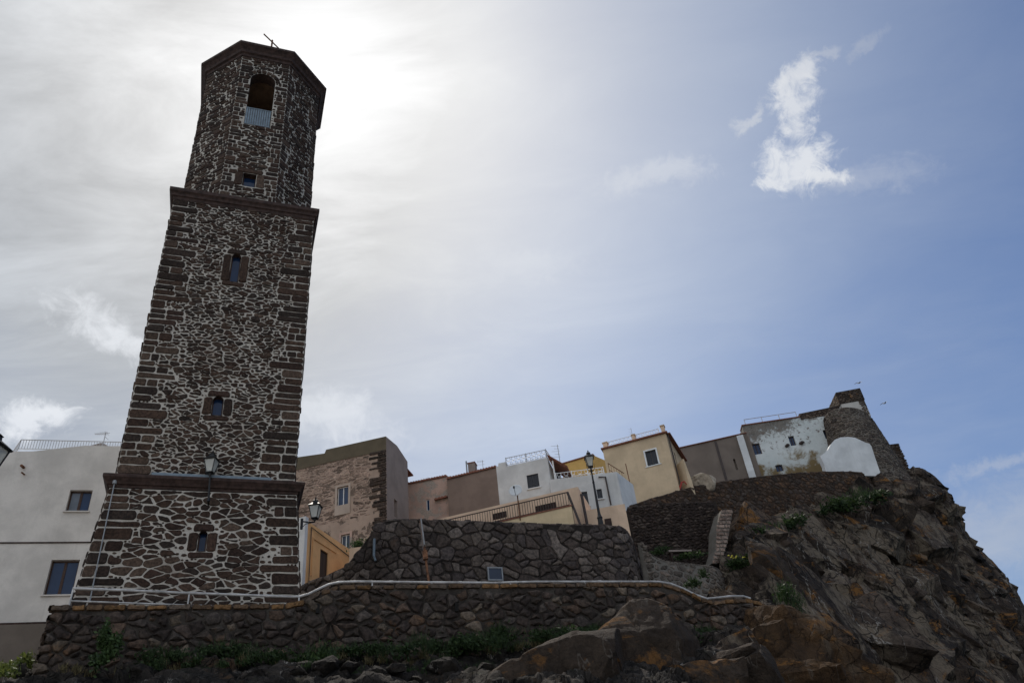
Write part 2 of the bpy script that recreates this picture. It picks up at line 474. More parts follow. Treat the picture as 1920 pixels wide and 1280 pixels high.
def vnoise(p, sc, seed=0):
    q = p / sc; i = np.floor(q).astype(np.int64); f = q - i; f = f * f * (3 - 2 * f); out = 0
    for dx in (0, 1):
        for dy in (0, 1):
            for dz in (0, 1):
                w = (f[:, 0] if dx else 1 - f[:, 0]) * (f[:, 1] if dy else 1 - f[:, 1]) * (f[:, 2] if dz else 1 - f[:, 2])
                out = out + w * _hash(i[:, 0] + dx, i[:, 1] + dy, i[:, 2] + dz, seed)
    return out * 2 - 1


def fbm(p, sc, seed=0, octv=4):
    out = 0; a = 1.0
    for k in range(octv): out = out + a * vnoise(p, sc / 2 ** k, seed + k); a *= .5
    return out


def facet(p, sc, seed, tilt=.6):
    """broken-rock relief: every Voronoi cell is a tilted slab; returns height (-1..1), crack distance, cell value"""
    q = p / np.array(sc); i = np.floor(q).astype(np.int64)
    b1 = np.full(len(p), 9e9); b2 = np.full(len(p), 9e9); hgt = np.zeros(len(p)); cid = np.zeros(len(p))
    for dx in (-1, 0, 1):
        for dy in (-1, 0, 1):
            for dz in (-1, 0, 1):
                cx, cy, cz = i[:, 0] + dx, i[:, 1] + dy, i[:, 2] + dz
                fp = np.stack([cx + _hash(cx, cy, cz, seed), cy + _hash(cx, cy, cz, seed + 1), cz + _hash(cx, cy, cz, seed + 2)], 1)
                d = q - fp; dd = np.sqrt((d ** 2).sum(1))
                g = np.stack([_hash(cx, cy, cz, seed + 3), _hash(cx, cy, cz, seed + 4), _hash(cx, cy, cz, seed + 5)], 1) * 2 - 1
                rv = _hash(cx, cy, cz, seed + 6)
                h = (rv * 2 - 1) * .6 + (d * g).sum(1) * tilt
                nb = dd < b1
                b2 = np.where(nb, b1, np.minimum(b2, dd)); hgt = np.where(nb, h, hgt); cid = np.where(nb, rv, cid); b1 = np.where(nb, dd, b1)
    return hgt, b2 - b1, cid


# ------------------------------------------------------------------ stone masonry as real stones
def clip(poly, nx, ny, c):
    out = []; n = len(poly)
    for i in range(n):
        a = poly[i]; b = poly[(i + 1) % n]
        da = a[0] * nx + a[1] * ny - c; db = b[0] * nx + b[1] * ny - c
        if da <= 0: out.append(a)
        if (da < 0 < db) or (db < 0 < da):
            t = da / (da - db); out.append((a[0] + (b[0] - a[0]) * t, a[1] + (b[1] - a[1]) * t))
    return out


def emit_stone(mb, S, poly, relief, col, mat, rnd, jag=.02, bev=.03, bulge=.0, base=-.01):
    """one stone standing proud of the mortar, its outline in wall coordinates"""
    if len(poly) < 3: return
    ar = abs(sum(poly[i][0] * poly[(i + 1) % len(poly)][1] - poly[(i + 1) % len(poly)][0] * poly[i][1] for i in range(len(poly)))) / 2
    if ar < .003: return
    if hasattr(mb, 'log'): mb.log.append(poly)
    pts = []
    n = len(poly)
    for i in range(n):
        a = poly[i]; b = poly[(i + 1) % n]; L = math.hypot(b[0] - a[0], b[1] - a[1]); k = max(1, int(L / max(.07, min(.20, math.sqrt(ar) * .36))))
        for q in range(k):
            t = q / k; pts.append((a[0] + (b[0] - a[0]) * t + rnd.uniform(-jag, jag), a[1] + (b[1] - a[1]) * t + rnd.uniform(-jag, jag)))
    ch = []
    n = len(pts)
    for i in range(n):
        a = pts[i]; b = pts[(i + 1) % n]
        ch.append((a[0] * .75 + b[0] * .25, a[1] * .75 + b[1] * .25)); ch.append((a[0] * .25 + b[0] * .75, a[1] * .25 + b[1] * .75))
    n = len(ch); cx = sum(p[0] for p in ch) / n; cy = sum(p[1] for p in ch) / n
    rl = relief * rnd.uniform(.55, 1.3); tl = (rnd.uniform(-.12, .12), rnd.uniform(-.12, .12))
    mb.cur = col
    lo = []; hi = []
    for p in ch:
        dx, dy = p[0] - cx, p[1] - cy; L = math.hypot(dx, dy) + 1e-6; k = max(.55, 1 - bev / L)
        lo.append(mb.pt(S(p[0], p[1], base)))
        hi.append(mb.pt(S(cx + dx * k, cy + dy * k, rl + (dx * tl[0] + dy * tl[1]) * min(1, relief * 8))))
    c = mb.pt(S(cx, cy, rl + bulge * rnd.uniform(.6, 1.3)))
    for i in range(n):
        j = (i + 1) % n
        mb.face((lo[i], lo[j], hi[j], hi[i]), mat); mb.face((hi[i], hi[j], c), mat)
    mb.cur = (1, 1, 1)


def pal(rnd, cols):
    a = rnd.choice(cols); k = rnd.uniform(.75, 1.3)
    return tuple(x * k for x in a)


def masonry(mb, S, u0, u1, v0, v1, w, h, gap, relief, cols, mat, seed, obstacles=(), jit=.42, drop=.12, top=None, bot=None,
            jag=.02, bev=.03, bulge=0.0, sizef=None):
    rnd = random.Random(seed)
    nu = max(1, int((u1 - u0) / w)); nv = max(1, int((v1 - v0) / h)); w = (u1 - u0) / nu; h = (v1 - v0) / nv
    G = {}
    for j in range(-2, nv + 2):
        for i in range(-2, nu + 2):
            if rnd.random() < drop: continue
            G[i, j] = (i + .5 + (.5 if j % 2 else 0) * .8 + rnd.uniform(-jit, jit), j + .5 + rnd.uniform(-jit, jit) * .9)
    for (i, j), (x, y) in G.items():
        if not (0 <= x * w <= u1 - u0 and 0 <= y * h <= v1 - v0): continue
        U, V = u0 + x * w, v0 + y * h
        if top and V > top(U) - .03: continue
        if bot and V < bot(U): continue
        if any(a < U < c and b < V < d for a, b, c, d in obstacles): continue
        g = gap * rnd.choice((.15, .5, .8, 1.0, 1.6)) * rnd.uniform(.7, 1.3) / 2
        poly = [(x - 1.6, y - 1.6), (x + 1.6, y - 1.6), (x + 1.6, y + 1.6), (x - 1.6, y + 1.6)]
        for dj in (-2, -1, 0, 1, 2):
            for di in (-2, -1, 0, 1, 2):
                q = G.get((i + di, j + dj))
                if q is None or (di == 0 and dj == 0): continue
                dx, dy = q[0] - x, q[1] - y; L = math.hypot(dx, dy) + 1e-9; nx, ny = dx / L, dy / L
                c = nx * (x + q[0]) / 2 + ny * (y + q[1]) / 2 - g * math.hypot(nx / w, ny / h)
                poly = clip(poly, nx, ny, c)
                if len(poly) < 3: break
            if len(poly) < 3: break
        if len(poly) < 3: continue
        poly = [(u0 + a * w, v0 + b * h) for a, b in poly]
        poly = clip(poly, 1, 0, u1 - g); poly = clip(poly, -1, 0, -u0 - g)
        if top: poly = clip(poly, 0, 1, top(U) - .01)
        else: poly = clip(poly, 0, 1, v1 - g)
        if not bot: poly = clip(poly, 0, -1, -v0 - g)
        for a, b, c, d in obstacles:
            if len(poly) < 3: break
            if max(p[0] for p in poly) < a or min(p[0] for p in poly) > c or max(p[1] for p in poly) < b or min(p[1] for p in poly) > d: continue
            s = [(U - c, (-1, 0, -c - g)), (a - U, (1, 0, a - g)), (V - d, (0, -1, -d - g)), (b - V, (0, 1, b - g))]
            poly = clip(poly, *max(s, key=lambda z: z[0])[1])
        emit_stone(mb, S, poly, relief, pal(rnd, cols), mat, rnd, jag, bev, bulge)


def quoins(mb, S, uedge, sgn, v0, v1, hrow, gap, relief, cols, mat, seed, obstacles, lmin=.55, lmax=1.5, phase=0):
    """squared corner stones, long and short by turns; records them as obstacles for the rubble"""
    rnd = random.Random(seed); v = v0; k = phase
    while v < v1 - .12:
        hh = min(hrow * rnd.uniform(.72, 1.3), v1 - v); g = gap * .5
        if v1 - v - hh < .15: hh = v1 - v
        L = rnd.uniform(.65 * lmax, lmax) if (k + rnd.choice((0, 0, 0, 1))) % 2 else rnd.uniform(lmin, lmin * 1.7)
        cuts = [0, L]
        if rnd.random() < .35: cuts = [0, L * rnd.uniform(.3, .6), L]
        for a, b in zip(cuts[:-1], cuts[1:]):
            ua, ub = sorted((uedge + sgn * (a + (g if a else .0)), uedge + sgn * (b - g * .4)))
            p = [(ua, v + g), (ub, v + g + rnd.uniform(-.02, .02)), (ub, v + hh - g + rnd.uniform(-.02, .02)), (ua, v + hh - g)]
            emit_stone(mb, S, p, relief * .9, pal(rnd, cols), mat, rnd, .012, .025)
        o = sorted((uedge - sgn * .2, uedge + sgn * L)); obstacles.append((o[0], v, o[1], v + hh))
        v += hh; k += 1


# ------------------------------------------------------------------ facades (vertical planes) and walls along a plan path
def chinking(mb, S, u0, u1, v0, v1, cols, mat, seed, skip=(), sizes=(.11, .08, .055), relief=.03):
    """small stones pressed into the wide mortar left between the big ones"""
    h = .03; nu, nv = int((u1 - u0) / h), int((v1 - v0) / h); occ = np.zeros((nv, nu), bool); rnd = random.Random(seed)
    gu = u0 + (np.arange(nu) + .5) * h; gv = v0 + (np.arange(nv) + .5) * h
    for poly in mb.log + [rpoly_(o) for o in skip]:
        x = [p[0] for p in poly]; y = [p[1] for p in poly]
        i0, i1 = max(0, int((min(x) - u0) / h)), min(nu, int((max(x) - u0) / h) + 1); j0, j1 = max(0, int((min(y) - v0) / h)), min(nv, int((max(y) - v0) / h) + 1)
        if i1 <= i0 or j1 <= j0: continue
        X, Y = np.meshgrid(gu[i0:i1], gv[j0:j1]); a = sum(x[i] * y[(i + 1) % len(x)] - x[(i + 1) % len(x)] * y[i] for i in range(len(x))); sg = 1 if a > 0 else -1
        m = np.ones(X.shape, bool)
        for i in range(len(x)):
            k = (i + 1) % len(x); m &= sg * ((x[k] - x[i]) * (Y - y[i]) - (y[k] - y[i]) * (X - x[i])) >= 0
        occ[j0:j1, i0:i1] |= m
    for r in sizes:
        c = max(1, int(r / h)); js, is_ = np.where(~occ); idx = list(range(len(js))); rnd.shuffle(idx)
        for q in idx:
            j, i = js[q], is_[q]
            if j < c or i < c or j >= nv - c or i >= nu - c or occ[j - c:j + c + 1, i - c:i + c + 1].any(): continue
            a0 = rnd.uniform(0, 6.28); n = rnd.choice((5, 6, 7)); rr = r * rnd.uniform(.75, .95)
            emit_stone(mb, S, [(gu[i] + math.cos(a0 + k * 6.283 / n) * rr * rnd.uniform(.9, 1.35), gv[j] + math.sin(a0 + k * 6.283 / n) * rr * rnd.uniform(.6, .95)) for k in range(n)], relief, pal(rnd, cols), mat, rnd, .006, .012)
            e = c + 1; occ[max(0, j - e):j + e + 1, max(0, i - e):i + e + 1] = True


def rpoly_(o): return [(o[0], o[1]), (o[2], o[1]), (o[2], o[3]), (o[0], o[3])]


class Facade:
    def __init__(s, a, b, Ya, Yb=None):
        A = P(*a, Ya)
        if Yb is None:
            r = ray(*b); B = r * (A.z / r.z)          # same height: a level edge of the building
        else: B = P(*b, Yb)
        s.set(A, B)
    def set(s, A, B):
        s.o = Vector((A.x, A.y)); d = Vector((B.x - A.x, B.y - A.y)); s.len = d.length; s.d = d.normalized()
        s.n = Vector((s.d.y, -s.d.x))
    @classmethod
    def plan(cls, A, B):
        f = cls.__new__(cls); f.set(Vector((*A[:2], 0)), Vector((*B[:2], 0))); return f
    def sz(s, px, py, o=0.0):
        r = ray(px, py); oo = s.o + s.n * o
        t = oo.dot(s.n) / (r.x * s.n.x + r.y * s.n.y)
        return ((Vector((r.x, r.y)) * t - oo).dot(s.d), r.z * t)
    def w(s, u, z, o=0.0):
        q = s.o + s.d * u + s.n * o
        return Vector((q.x, q.y, z))
    def v3(s): return Vector((s.d.x, s.d.y, 0)), Vector((s.n.x, s.n.y, 0))
    def rect(s, x0, y0, x1, y1, o=0.0):
        a = s.sz(x0, y0, o); b = s.sz(x1, y1, o)
        return (min(a[0], b[0]), min(a[1], b[1]), max(a[0], b[0]), max(a[1], b[1]))


def tess(mb, pt, outer, holes, m=0, flip=False):
    loops = [[Vector((p[0], p[1], 0)) for p in outer]] + [[Vector((p[0], p[1], 0)) for p in h] for h in holes]
    flat = [p for L in loops for p in L]
    ids = [mb.pt(pt(p.x, p.y)) for p in flat]
    for tri in tessellate_polygon(loops):
        a, b, c = (flat[k] for k in tri)
        cw = (b.x - a.x) * (c.y - a.y) - (b.y - a.y) * (c.x - a.x)
        t = tri if cw > 0 else tri[::-1]
        if flip: t = t[::-1]
        mb.face([ids[k] for k in t], m)


def slab(mb, f, outer, depth, holes=(), m=0, jamb=.25, mj=None, o=0.0, back=None):
    """prism whose front is the facade outline (s,z), with real openings"""
    tess(mb, lambda u, z: f.w(u, z, o), outer, holes, m)
    back = back or (lambda u, z: f.w(u, z, o - depth))
    tess(mb, back, outer, [], m, True)
    area = sum(outer[i][0] * outer[(i + 1) % len(outer)][1] - outer[(i + 1) % len(outer)][0] * outer[i][1] for i in range(len(outer)))
    L = outer if area > 0 else outer[::-1]
    for i in range(len(L)):
        a, b = L[i], L[(i + 1) % len(L)]
        mb.poly([f.w(*a, o), back(*a), back(*b), f.w(*b, o)], m)
    for h in holes: jambs(mb, f, h, jamb, m if mj is None else mj, o)


def jambs(mb, f, h, depth, m, o=0.0):
    area = sum(h[i][0] * h[(i + 1) % len(h)][1] - h[(i + 1) % len(h)][0] * h[i][1] for i in range(len(h)))
    L = h if area > 0 else h[::-1]
    for i in range(len(L)):
        a, b = L[i], L[(i + 1) % len(L)]
        mb.poly([f.w(*a, o), f.w(*b, o), f.w(*b, o - depth), f.w(*a, o - depth)], m)
    tess(mb, lambda u, z: f.w(u, z, o - depth), L, [], m)


def rpoly(r): return [(r[0], r[1]), (r[2], r[1]), (r[2], r[3]), (r[0], r[3])]


def arch(r, n=7, rise=None):
    """rectangle with a round head"""
    a, b, c, d = r; w = (c - a) / 2; rise = w if rise is None else rise
    pts = [(a, b), (c, b)]
    for k in range(n + 1):
        t = math.pi * k / n; pts.append(((a + c) / 2 + w * math.cos(t), d - rise + rise * math.sin(t)))
    return pts


def window(parent, f, r, frame_m, pane_m, style='double', inset=.10, fw=.06, label=None, sill=None, kind='window', o=0.0, pane2=None):
    """frame (part) with panes or shutter leaves (sub-parts) set into an opening"""
    a, b, c, d = r; dx, nn = f.v3(); z3 = Vector((0, 0, 1)); mb = MB()
    def bar(u0, z0, u1, z1, o0, o1): mb.box(f.w(u0, z0, o + o0), dx * (u1 - u0), nn * (o1 - o0), z3 * (z1 - z0))
    bar(a, b, c, b + fw, -inset - .05, -inset); bar(a, d - fw, c, d, -inset - .05, -inset)
    bar(a, b + fw, a + fw, d - fw, -inset - .05, -inset); bar(c - fw, b + fw, c, d - fw, -inset - .05, -inset)
    mid = (a + c) / 2
    if style == 'double': bar(mid - fw * .8, b + fw, mid + fw * .8, d - fw, -inset - .05, -inset + .005)
    if style == 'cross':
        bar(mid - fw * .5, b + fw, mid + fw * .5, d - fw, -inset - .05, -inset + .005)
    ob = mb.build(kind, frame_m, parent)
    if label: ob['label'] = label
    def leaf(u0, u1, name, mt, slats):
        q = MB()
        if slats:
            n = max(6, int((d - b) / .075)); hh = (d - b - 2 * fw) / n
            for k in range(n):
                z = b + fw + k * hh
                q.box(f.w(u0, z, o - inset - .045), dx * (u1 - u0), nn * .02 + z3 * -.015, z3 * hh * .85)
            q.box(f.w(u0, b + fw, o - inset - .07), dx * (u1 - u0), nn * .02, z3 * (d - b - 2 * fw))
        else: q.box(f.w(u0, b + fw, o - inset - .04), dx * (u1 - u0), nn * .012, z3 * (d - b - 2 * fw))
        q.build(name, mt, ob)
    sl = style == 'shutter'
    if style in ('double', 'cross', 'shutter'):
        leaf(a + fw, mid - (.01 if sl else fw * .8), 'shutter_leaf' if sl else 'pane', pane2 or pane_m, sl)
        leaf(mid + (.01 if sl else fw * .8), c - fw, 'shutter_leaf' if sl else 'pane', pane_m, sl)
    else: leaf(a + fw, c - fw, 'pane', pane_m, False)
    if sill:
        q = MB(); q.box(f.w(a - .08, b - .07, o - .02), dx * (c - a + .16), nn * .12, z3 * .065); q.build('sill', sill, ob)
    return ob


class Path:
    """plan polyline, rounded; u = metres along it, wall face towards the camera"""
    def __init__(s, pts, smooth=0):
        pts = [Vector((p[0], p[1])) for p in pts]
        for _ in range(smooth):
            q = [pts[0]]
            for a, b in zip(pts[:-1], pts[1:]): q += [a * .75 + b * .25, a * .25 + b * .75]
            pts = q + [pts[-1]]
        s.p = pts; s.L = [0]
        for a, b in zip(pts[:-1], pts[1:]): s.L.append(s.L[-1] + (b - a).length)
    def at(s, u):
        i = 0
        while i < len(s.p) - 2 and u > s.L[i + 1]: i += 1
        a, b = s.p[i], s.p[i + 1]; d = (b - a).normalized()
        return a + d * (u - s.L[i]), Vector((d.y, -d.x))
    def hit(s, px, py):
        r = ray(px, py); best = None
        for i in range(len(s.p) - 1):
            a, b = s.p[i], s.p[i + 1]; d = (b - a).normalized(); n = Vector((d.y, -d.x))
            den = r.x * n.x + r.y * n.y
            if abs(den) < 1e-6: continue
            t = a.dot(n) / den
            if t <= 0: continue
            k = (Vector((r.x, r.y)) * t - a).dot(d) / (b - a).length
            miss = max(0, -k, k - 1) * (b - a).length
            if (i == 0 and k < 0 and k > -1) or (i == len(s.p) - 2 and 1 < k < 2): miss *= .2
            key = (round(miss, 5), t)
            if best is None or key < best[2]: best = (s.L[i] + k * (b - a).length, r.z * t, key)
        return best[0], best[1]
    def length(s): return s.L[-1]


def interp(pts):
    pts = sorted(pts); xs = [p[0] for p in pts]; ys = [p[1] for p in pts]
    return lambda u: float(np.interp(u, xs, ys))


def stone_wall(name, path, top, bot, thick, mats, cols, cell, gap, relief, seed, label, cat='stone wall', batter=0.0, coping=None,
               bulge=.03, jag=.03, bev=.05, drop=.12, extra=None, group=None, jit=.42, obstacles=(), u_rng=None):
    """free-standing or retaining wall: mortar body with every stone of its face; top/bot are functions of u"""
    mb = MB(); L = path.length(); U0, U1 = u_rng or (0, L); n = max(4, int((U1 - U0) / .6))
    zb = min(bot(U0 + (U1 - U0) * i / n) for i in range(n + 1))
    def S(u, v, o):
        p, nn = path.at(u); q = p + nn * (o - (v - zb) * batter)
        return Vector((q.x, q.y, v))
    us = [U0 + (U1 - U0) * i / n for i in range(n + 1)]
    fr = [[mb.pt(S(u, bot(u) + (top(u) - bot(u)) * k / 3, 0)) for k in range(4)] for u in us]
    bk = [[mb.pt(S(u, v, -thick)) for v in (bot(u), top(u))] for u in us]
    for i in range(n):
        for k in range(3): mb.face((fr[i][k], fr[i + 1][k], fr[i + 1][k + 1], fr[i][k + 1]), 0)
        mb.face((fr[i][3], fr[i + 1][3], bk[i + 1][1], bk[i][1]), 0)
        mb.face((bk[i + 1][0], bk[i][0], bk[i][1], bk[i + 1][1]), 0)
    for e, fl in ((0, 1), (n, 0)):
        q = [fr[e][0], fr[e][3], bk[e][1], bk[e][0]]; mb.face(q if fl else q[::-1], 0)
    v1 = max(top(u) for u in us)
    obs = list(obstacles)
    rnd = random.Random(seed + 5)
    if coping:     # row of flat cap stones following the top
        u = U0
        while u < U1 - .1:
            w = rnd.uniform(.35, .8); e = min(u + w, U1)
            za, zc = top(u) - coping, top(e) - coping
            emit_stone(mb, S, [(u + .015, za), (e - .015, zc), (e - .015, zc + coping + rnd.uniform(-.01, .05)), (u + .015, za + coping + rnd.uniform(-.01, .05))],
                       relief * 1.1, pal(rnd, coping_cols), 1, rnd, .015, .03, .01)
            u = e
        tp = lambda u: top(u) - coping
    else: tp = top
    masonry(mb, S, U0, U1, zb, v1, cell[0], cell[1], gap, relief, cols, 1, seed, obs, jit, drop, tp, lambda u: bot(u) - .2, jag, bev, bulge)
    if coping is not None or True:   # uneven stones along the top, seen as a rough skyline
        u = U0
        while u < U1 - .2:
            w = rnd.uniform(cell[0] * .6, cell[0] * 1.3); h = rnd.uniform(.02, .10) * min(1, cell[1] * 2.2); e = min(U1, u + w)
            a = S(u, top(u) - .05, .02); b = S(e, top(e) - .05, .02); c = S(e, top(e) - .05, -thick * .8); d = S(u, top(u) - .05, -thick * .8)
            mb.cur = pal(rnd, cols)
            lo = [Vector(x) for x in (a, b, c, d)]; ce = sum(lo, Vector()) / 4
            mb.loft([lo, [ce + (x - ce) * .9 + Vector((0, 0, .05 + h * rnd.uniform(.5, 1.2))) for x in lo]], 1)
            mb.cur = (1, 1, 1); u = e
    o = mb.build(name, mats[::-1], None)
    return tag(o, label, cat, group), S


coping_cols = [(.10, .065, .04), (.13, .075, .035), (.09, .07, .055)]
DK = [(.036, .022, .017), (.042, .026, .019), (.029, .020, .016), (.054, .034, .025), (.033, .024, .020), (.064, .044, .033)]
FS = [(.045, .034, .029), (.055, .041, .033), (.036, .028, .025), (.070, .048, .036), (.055, .046, .041), (.10, .080, .062), (.042, .033, .028)]
BS = [(.060, .047, .041), (.072, .057, .050), (.050, .040, .036), (.085, .069, .059), (.062, .051, .048), (.12, .10, .088)]
HS = [(.060, .041, .031), (.075, .046, .030), (.048, .036, .029), (.055, .043, .036)]
# ------------------------------------------------------------------ ground, sea, hill
def grid_mesh(name, rows, mats, smooth=True, cols=None):
    mb = MB(); ids = []
    for j, r in enumerate(rows):
        L = []
        for i, p in enumerate(r):
            if cols is not None: mb.cur = tuple(cols[j][i])
            L.append(mb.pt(p))
        ids.append(L)
    for a, b in zip(ids[:-1], ids[1:]):
        for k in range(len(a) - 1): mb.face((a[k], a[k + 1], b[k + 1], b[k]), 0)
    return mb.build(name, mats, None, smooth=smooth)


M_ground = plain('quay_concrete', (.40, .37, .33), .95, 0, .3, 1.5)
M_sea, _t, _b = bsdf_mat('sea_water', .12, .5)
_b.inputs['Base Color'].default_value = (.02, .05, .07, 1)
_n = _t.noise(obj_co(_t), .8, 6, .6); bump(_t, _b, _n, .6, .3)
mb = MB(); mb.poly([(-4000, -4000, -4.0), (4000, -4000, -4.0), (4000, 5000, -4.0), (-4000, 5000, -4.0)]); structure(mb.build('sea', M_sea))
mb = MB(); mb.loft([[(-60, -30, -8), (18, -30, -8), (24, 16, -8), (-60, 24, -8)], [(-60, -30, -1.6), (16, -30, -1.6), (20, 14, -1.6), (-60, 22, -1.6)]])
structure(mb.build('quay_ground', M_ground))


def spline_grid(ctrl, nu, nv):
    """Catmull-Rom through a rectangular control grid of world points"""
    A = np.array([[tuple(p) for p in row] for row in ctrl], dtype=float)
    def cr(A, n):
        m = A.shape[0]; t = np.linspace(0, m - 1 - 1e-9, n); i = t.astype(int); f = (t - i)[:, None, None]
        g = lambda k: A[np.clip(k, 0, m - 1)]
        p0, p1, p2, p3 = g(i - 1), g(i), g(i + 1), g(i + 2)
        tt = .5
        return p1 + f * (tt * (p2 - p0) + f * ((2 * tt) * p0 + (tt - 3) * p1 + (3 - 2 * tt) * p2 - tt * p3 + f * (-tt * p0 + (2 - tt) * p1 + (tt - 2) * p2 + tt * p3)))
    B = cr(A, nv); B = cr(B.transpose(1, 0, 2), nu).transpose(1, 0, 2)
    return B


def rockify(G, specs, amp_fn=None, seed=1, fine=.06):
    """push a smooth surface grid into fractured rock; returns points and per-point tint"""
    du = np.gradient(G, axis=1); dv = np.gradient(G, axis=0)
    N = np.cross(du, dv); N /= np.linalg.norm(N, axis=2, keepdims=True) + 1e-9
    if (N[..., 1].mean() > 0): N = -N
    p = G.reshape(-1, 3); n = N.reshape(-1, 3); d = np.zeros(len(p)); tint = np.ones(len(p))
    wq = p + np.stack([fbm(p, 2.2, 31, 3), fbm(p, 2.2, 47, 3), fbm(p, 2.2, 59, 3)], 1) * .10
    for k, (sc, a, tl) in enumerate(specs):
        h, crack, cid = facet(wq, sc, seed + 11 * k, tl)
        d += a * h - a * .55 * np.clip(1 - crack / .09, 0, 1)
        tint *= 1 + (cid - .5) * (.95 if k < 2 else .5)
    d += fine * fbm(p, .5, seed + 77, 4)
    if amp_fn is not None: d *= amp_fn
    q = p + n * d[:, None]
    t = np.clip(tint, .35, 2.0)[:, None] * np.array([[1, 1, 1]])
    return q.reshape(G.shape), t.reshape(G.shape)


# hill under the town (mostly hidden by walls)
HP = [(-15, 27, 7.6), (-8, 29, 8.0), (0, 32, 8.2), (5, 34, 8.2), (9, 36, 8), (-8, 38, 9), (0, 41, 11.5), (6, 44, 12), (-16, 34, 8.5), (-24, 33, 8.5), (-13, 46, 14), (-9, 52, 17),
      (-2, 52, 17), (4, 50, 16), (9, 54, 19), (14, 57, 20), (21, 62, 23), (30, 66, 25), (38, 70, 24), (30, 80, 24), (0, 75, 20), (-30, 60, 16), (-30, 80, 18), (46, 76, 10), (48, 66, -4), (48, 90, -4), (20, 95, 15)]
hx = np.array(HP, dtype=float); rows = []
for j in range(61):
    r = []
    for x in np.linspace(-45, 40, 86):
        y0 = float(np.interp(x, [-45, -14.85, 7, 8, 10, 14, 18, 23, 28, 32, 35, 40], [27, 26, 34, 50.5, 53, 56, 59, 62.5, 66, 70, 76, 88]))
        y = y0 + (98 - y0) * (j / 60) ** 1.3
        w = 1 / (((hx[:, 0] - x) ** 2 + (hx[:, 1] - y) ** 2) ** 1.8 + .01); z = float((w * hx[:, 2]).sum() / w.sum()) - .8
        r.append((x, y, z - (4 if j == 0 else 0)))
    rows.append(r)
structure(grid_mesh('hill', rows, M_slope))

# foreground slope of broken rock below the front wall
def near(x, y, z): return Vector((x, y, z))
ctrl = [
    [P(-300, 1262, 26), P(40, 1248, 25.6), P(75, 1262, 23.4), P(300, 1218, 25.0), P(620, 1218, 26.6), P(900, 1205, 28.6), P(1100, 1178, 30.2), P(1250, 1172, 31.4), P(1430, 1150, 33.2)],
    [P(-320, 1300, 21), P(20, 1270, 22.6), P(60, 1272, 22.2), P(300, 1240, 23.7), P(620, 1243, 25.0), P(900, 1235, 27.0), P(1100, 1205, 28.4), P(1260, 1200, 29.5), P(1420, 1180, 31.5)],
    [P(-350, 1400, 17), P(0, 1320, 19.8), P(50, 1330, 19.9), P(300, 1275, 21.6), P(620, 1275, 22.8), P(900, 1268, 24.6), P(1100, 1240, 25.8), P(1260, 1235, 26.6), P(1400, 1215, 29)],
    [P(-400, 1550, 13), P(-20, 1450, 15), P(30, 1450, 15.3), P(300, 1400, 16.8), P(620, 1390, 18.3), P(900, 1380, 19), P(1100, 1360, 20), P(1280, 1340, 21.5), P(1420, 1320, 24)],
    [near(-22, 10, -1.9), near(-12, 10, -1.9), near(-10, 9.5, -1.9), near(-6, 9, -1.9), near(-3, 9, -1.9), near(1, 9.5, -1.9), near(4, 10.5, -1.9), near(8, 12, -1.9), near(12, 14, -1.9)]]
G = spline_grid(ctrl, 420, 150)
Q, T = rockify(G, [((1.6, 1.3, .8), .28, .7), ((.6, .5, .35), .12, .8), ((.25, .22, .18), .05, .7)], seed=5, fine=.05)
structure(grid_mesh('rocky_slope', Q[::-1], M_slope, True, T[::-1]))

# the headland cliff
ctrl = [
    [P(1345, 1030, 46), P(1372, 1030, 46.5), P(1400, 985, 49), P(1495, 955, 54), P(1570, 940, 57.5), P(1645, 915, 61.5), P(1695, 893, 65.5), P(1730, 893, 69.5), near(38.5, 84, 25), near(38, 105, 22)],
    [P(1350, 1064, 44), P(1375, 1054, 44.5), P(1395, 1008, 46.5), P(1497, 972, 52.5), P(1570, 957, 55.5), P(1645, 935, 59), P(1702, 915, 63), P(1752, 905, 68), near(40, 82, 23), near(39, 105, 20)],
    [P(1352, 1092, 43), P(1388, 1085, 43), P(1425, 1050, 44.5), P(1510, 1025, 49.5), P(1600, 1005, 54), P(1690, 985, 59), P(1750, 965, 63), P(1796, 965, 68), near(41.5, 82, 19), near(41, 105, 17)],
    [P(1350, 1122, 41), P(1400, 1120, 41), P(1445, 1100, 41.5), P(1515, 1085, 46), P(1610, 1070, 51), P(1710, 1045, 57), P(1780, 1020, 62), P(1818, 1015, 67), near(42, 80, 16), near(42, 105, 14)],
    [P(1330, 1152, 36), P(1395, 1158, 36.5), P(1450, 1150, 37.5), P(1530, 1145, 42), P(1630, 1130, 48), P(1740, 1110, 54), P(1820, 1080, 59.5), P(1868, 1072, 65), near(43, 79, 12), near(44, 105, 10)],
    [P(1270, 1200, 30), P(1370, 1210, 31), P(1460, 1210, 34), P(1550, 1215, 38), P(1660, 1205, 44), P(1780, 1190, 51), P(1865, 1150, 57), P(1908, 1118, 63.5), near(44, 78, 7), near(46, 105, 5)],
    [P(1260, 1260, 26.5), P(1370, 1275, 27.5), P(1470, 1280, 30), P(1570, 1290, 34), P(1690, 1290, 39), P(1820, 1290, 46), P(1910, 1250, 54), P(1945, 1200, 61), near(45.5, 77, 0), near(48, 105, 0)],
    [P(1250, 1400, 21), P(1370, 1420, 21.5), P(1490, 1440, 23), P(1600, 1450, 26), P(1740, 1460, 31), P(1880, 1440, 38), P(1980, 1380, 50), P(2010, 1330, 59), near(47, 76, -6), near(50, 105, -6)],
    [near(6, 13, -3), near(10, 14, -5), near(15, 15, -6), near(20, 18, -7), near(28, 23, -7), near(36, 30, -7), near(46, 42, -7), near(46, 60, -7), near(50, 76, -9), near(54, 105, -9)]]
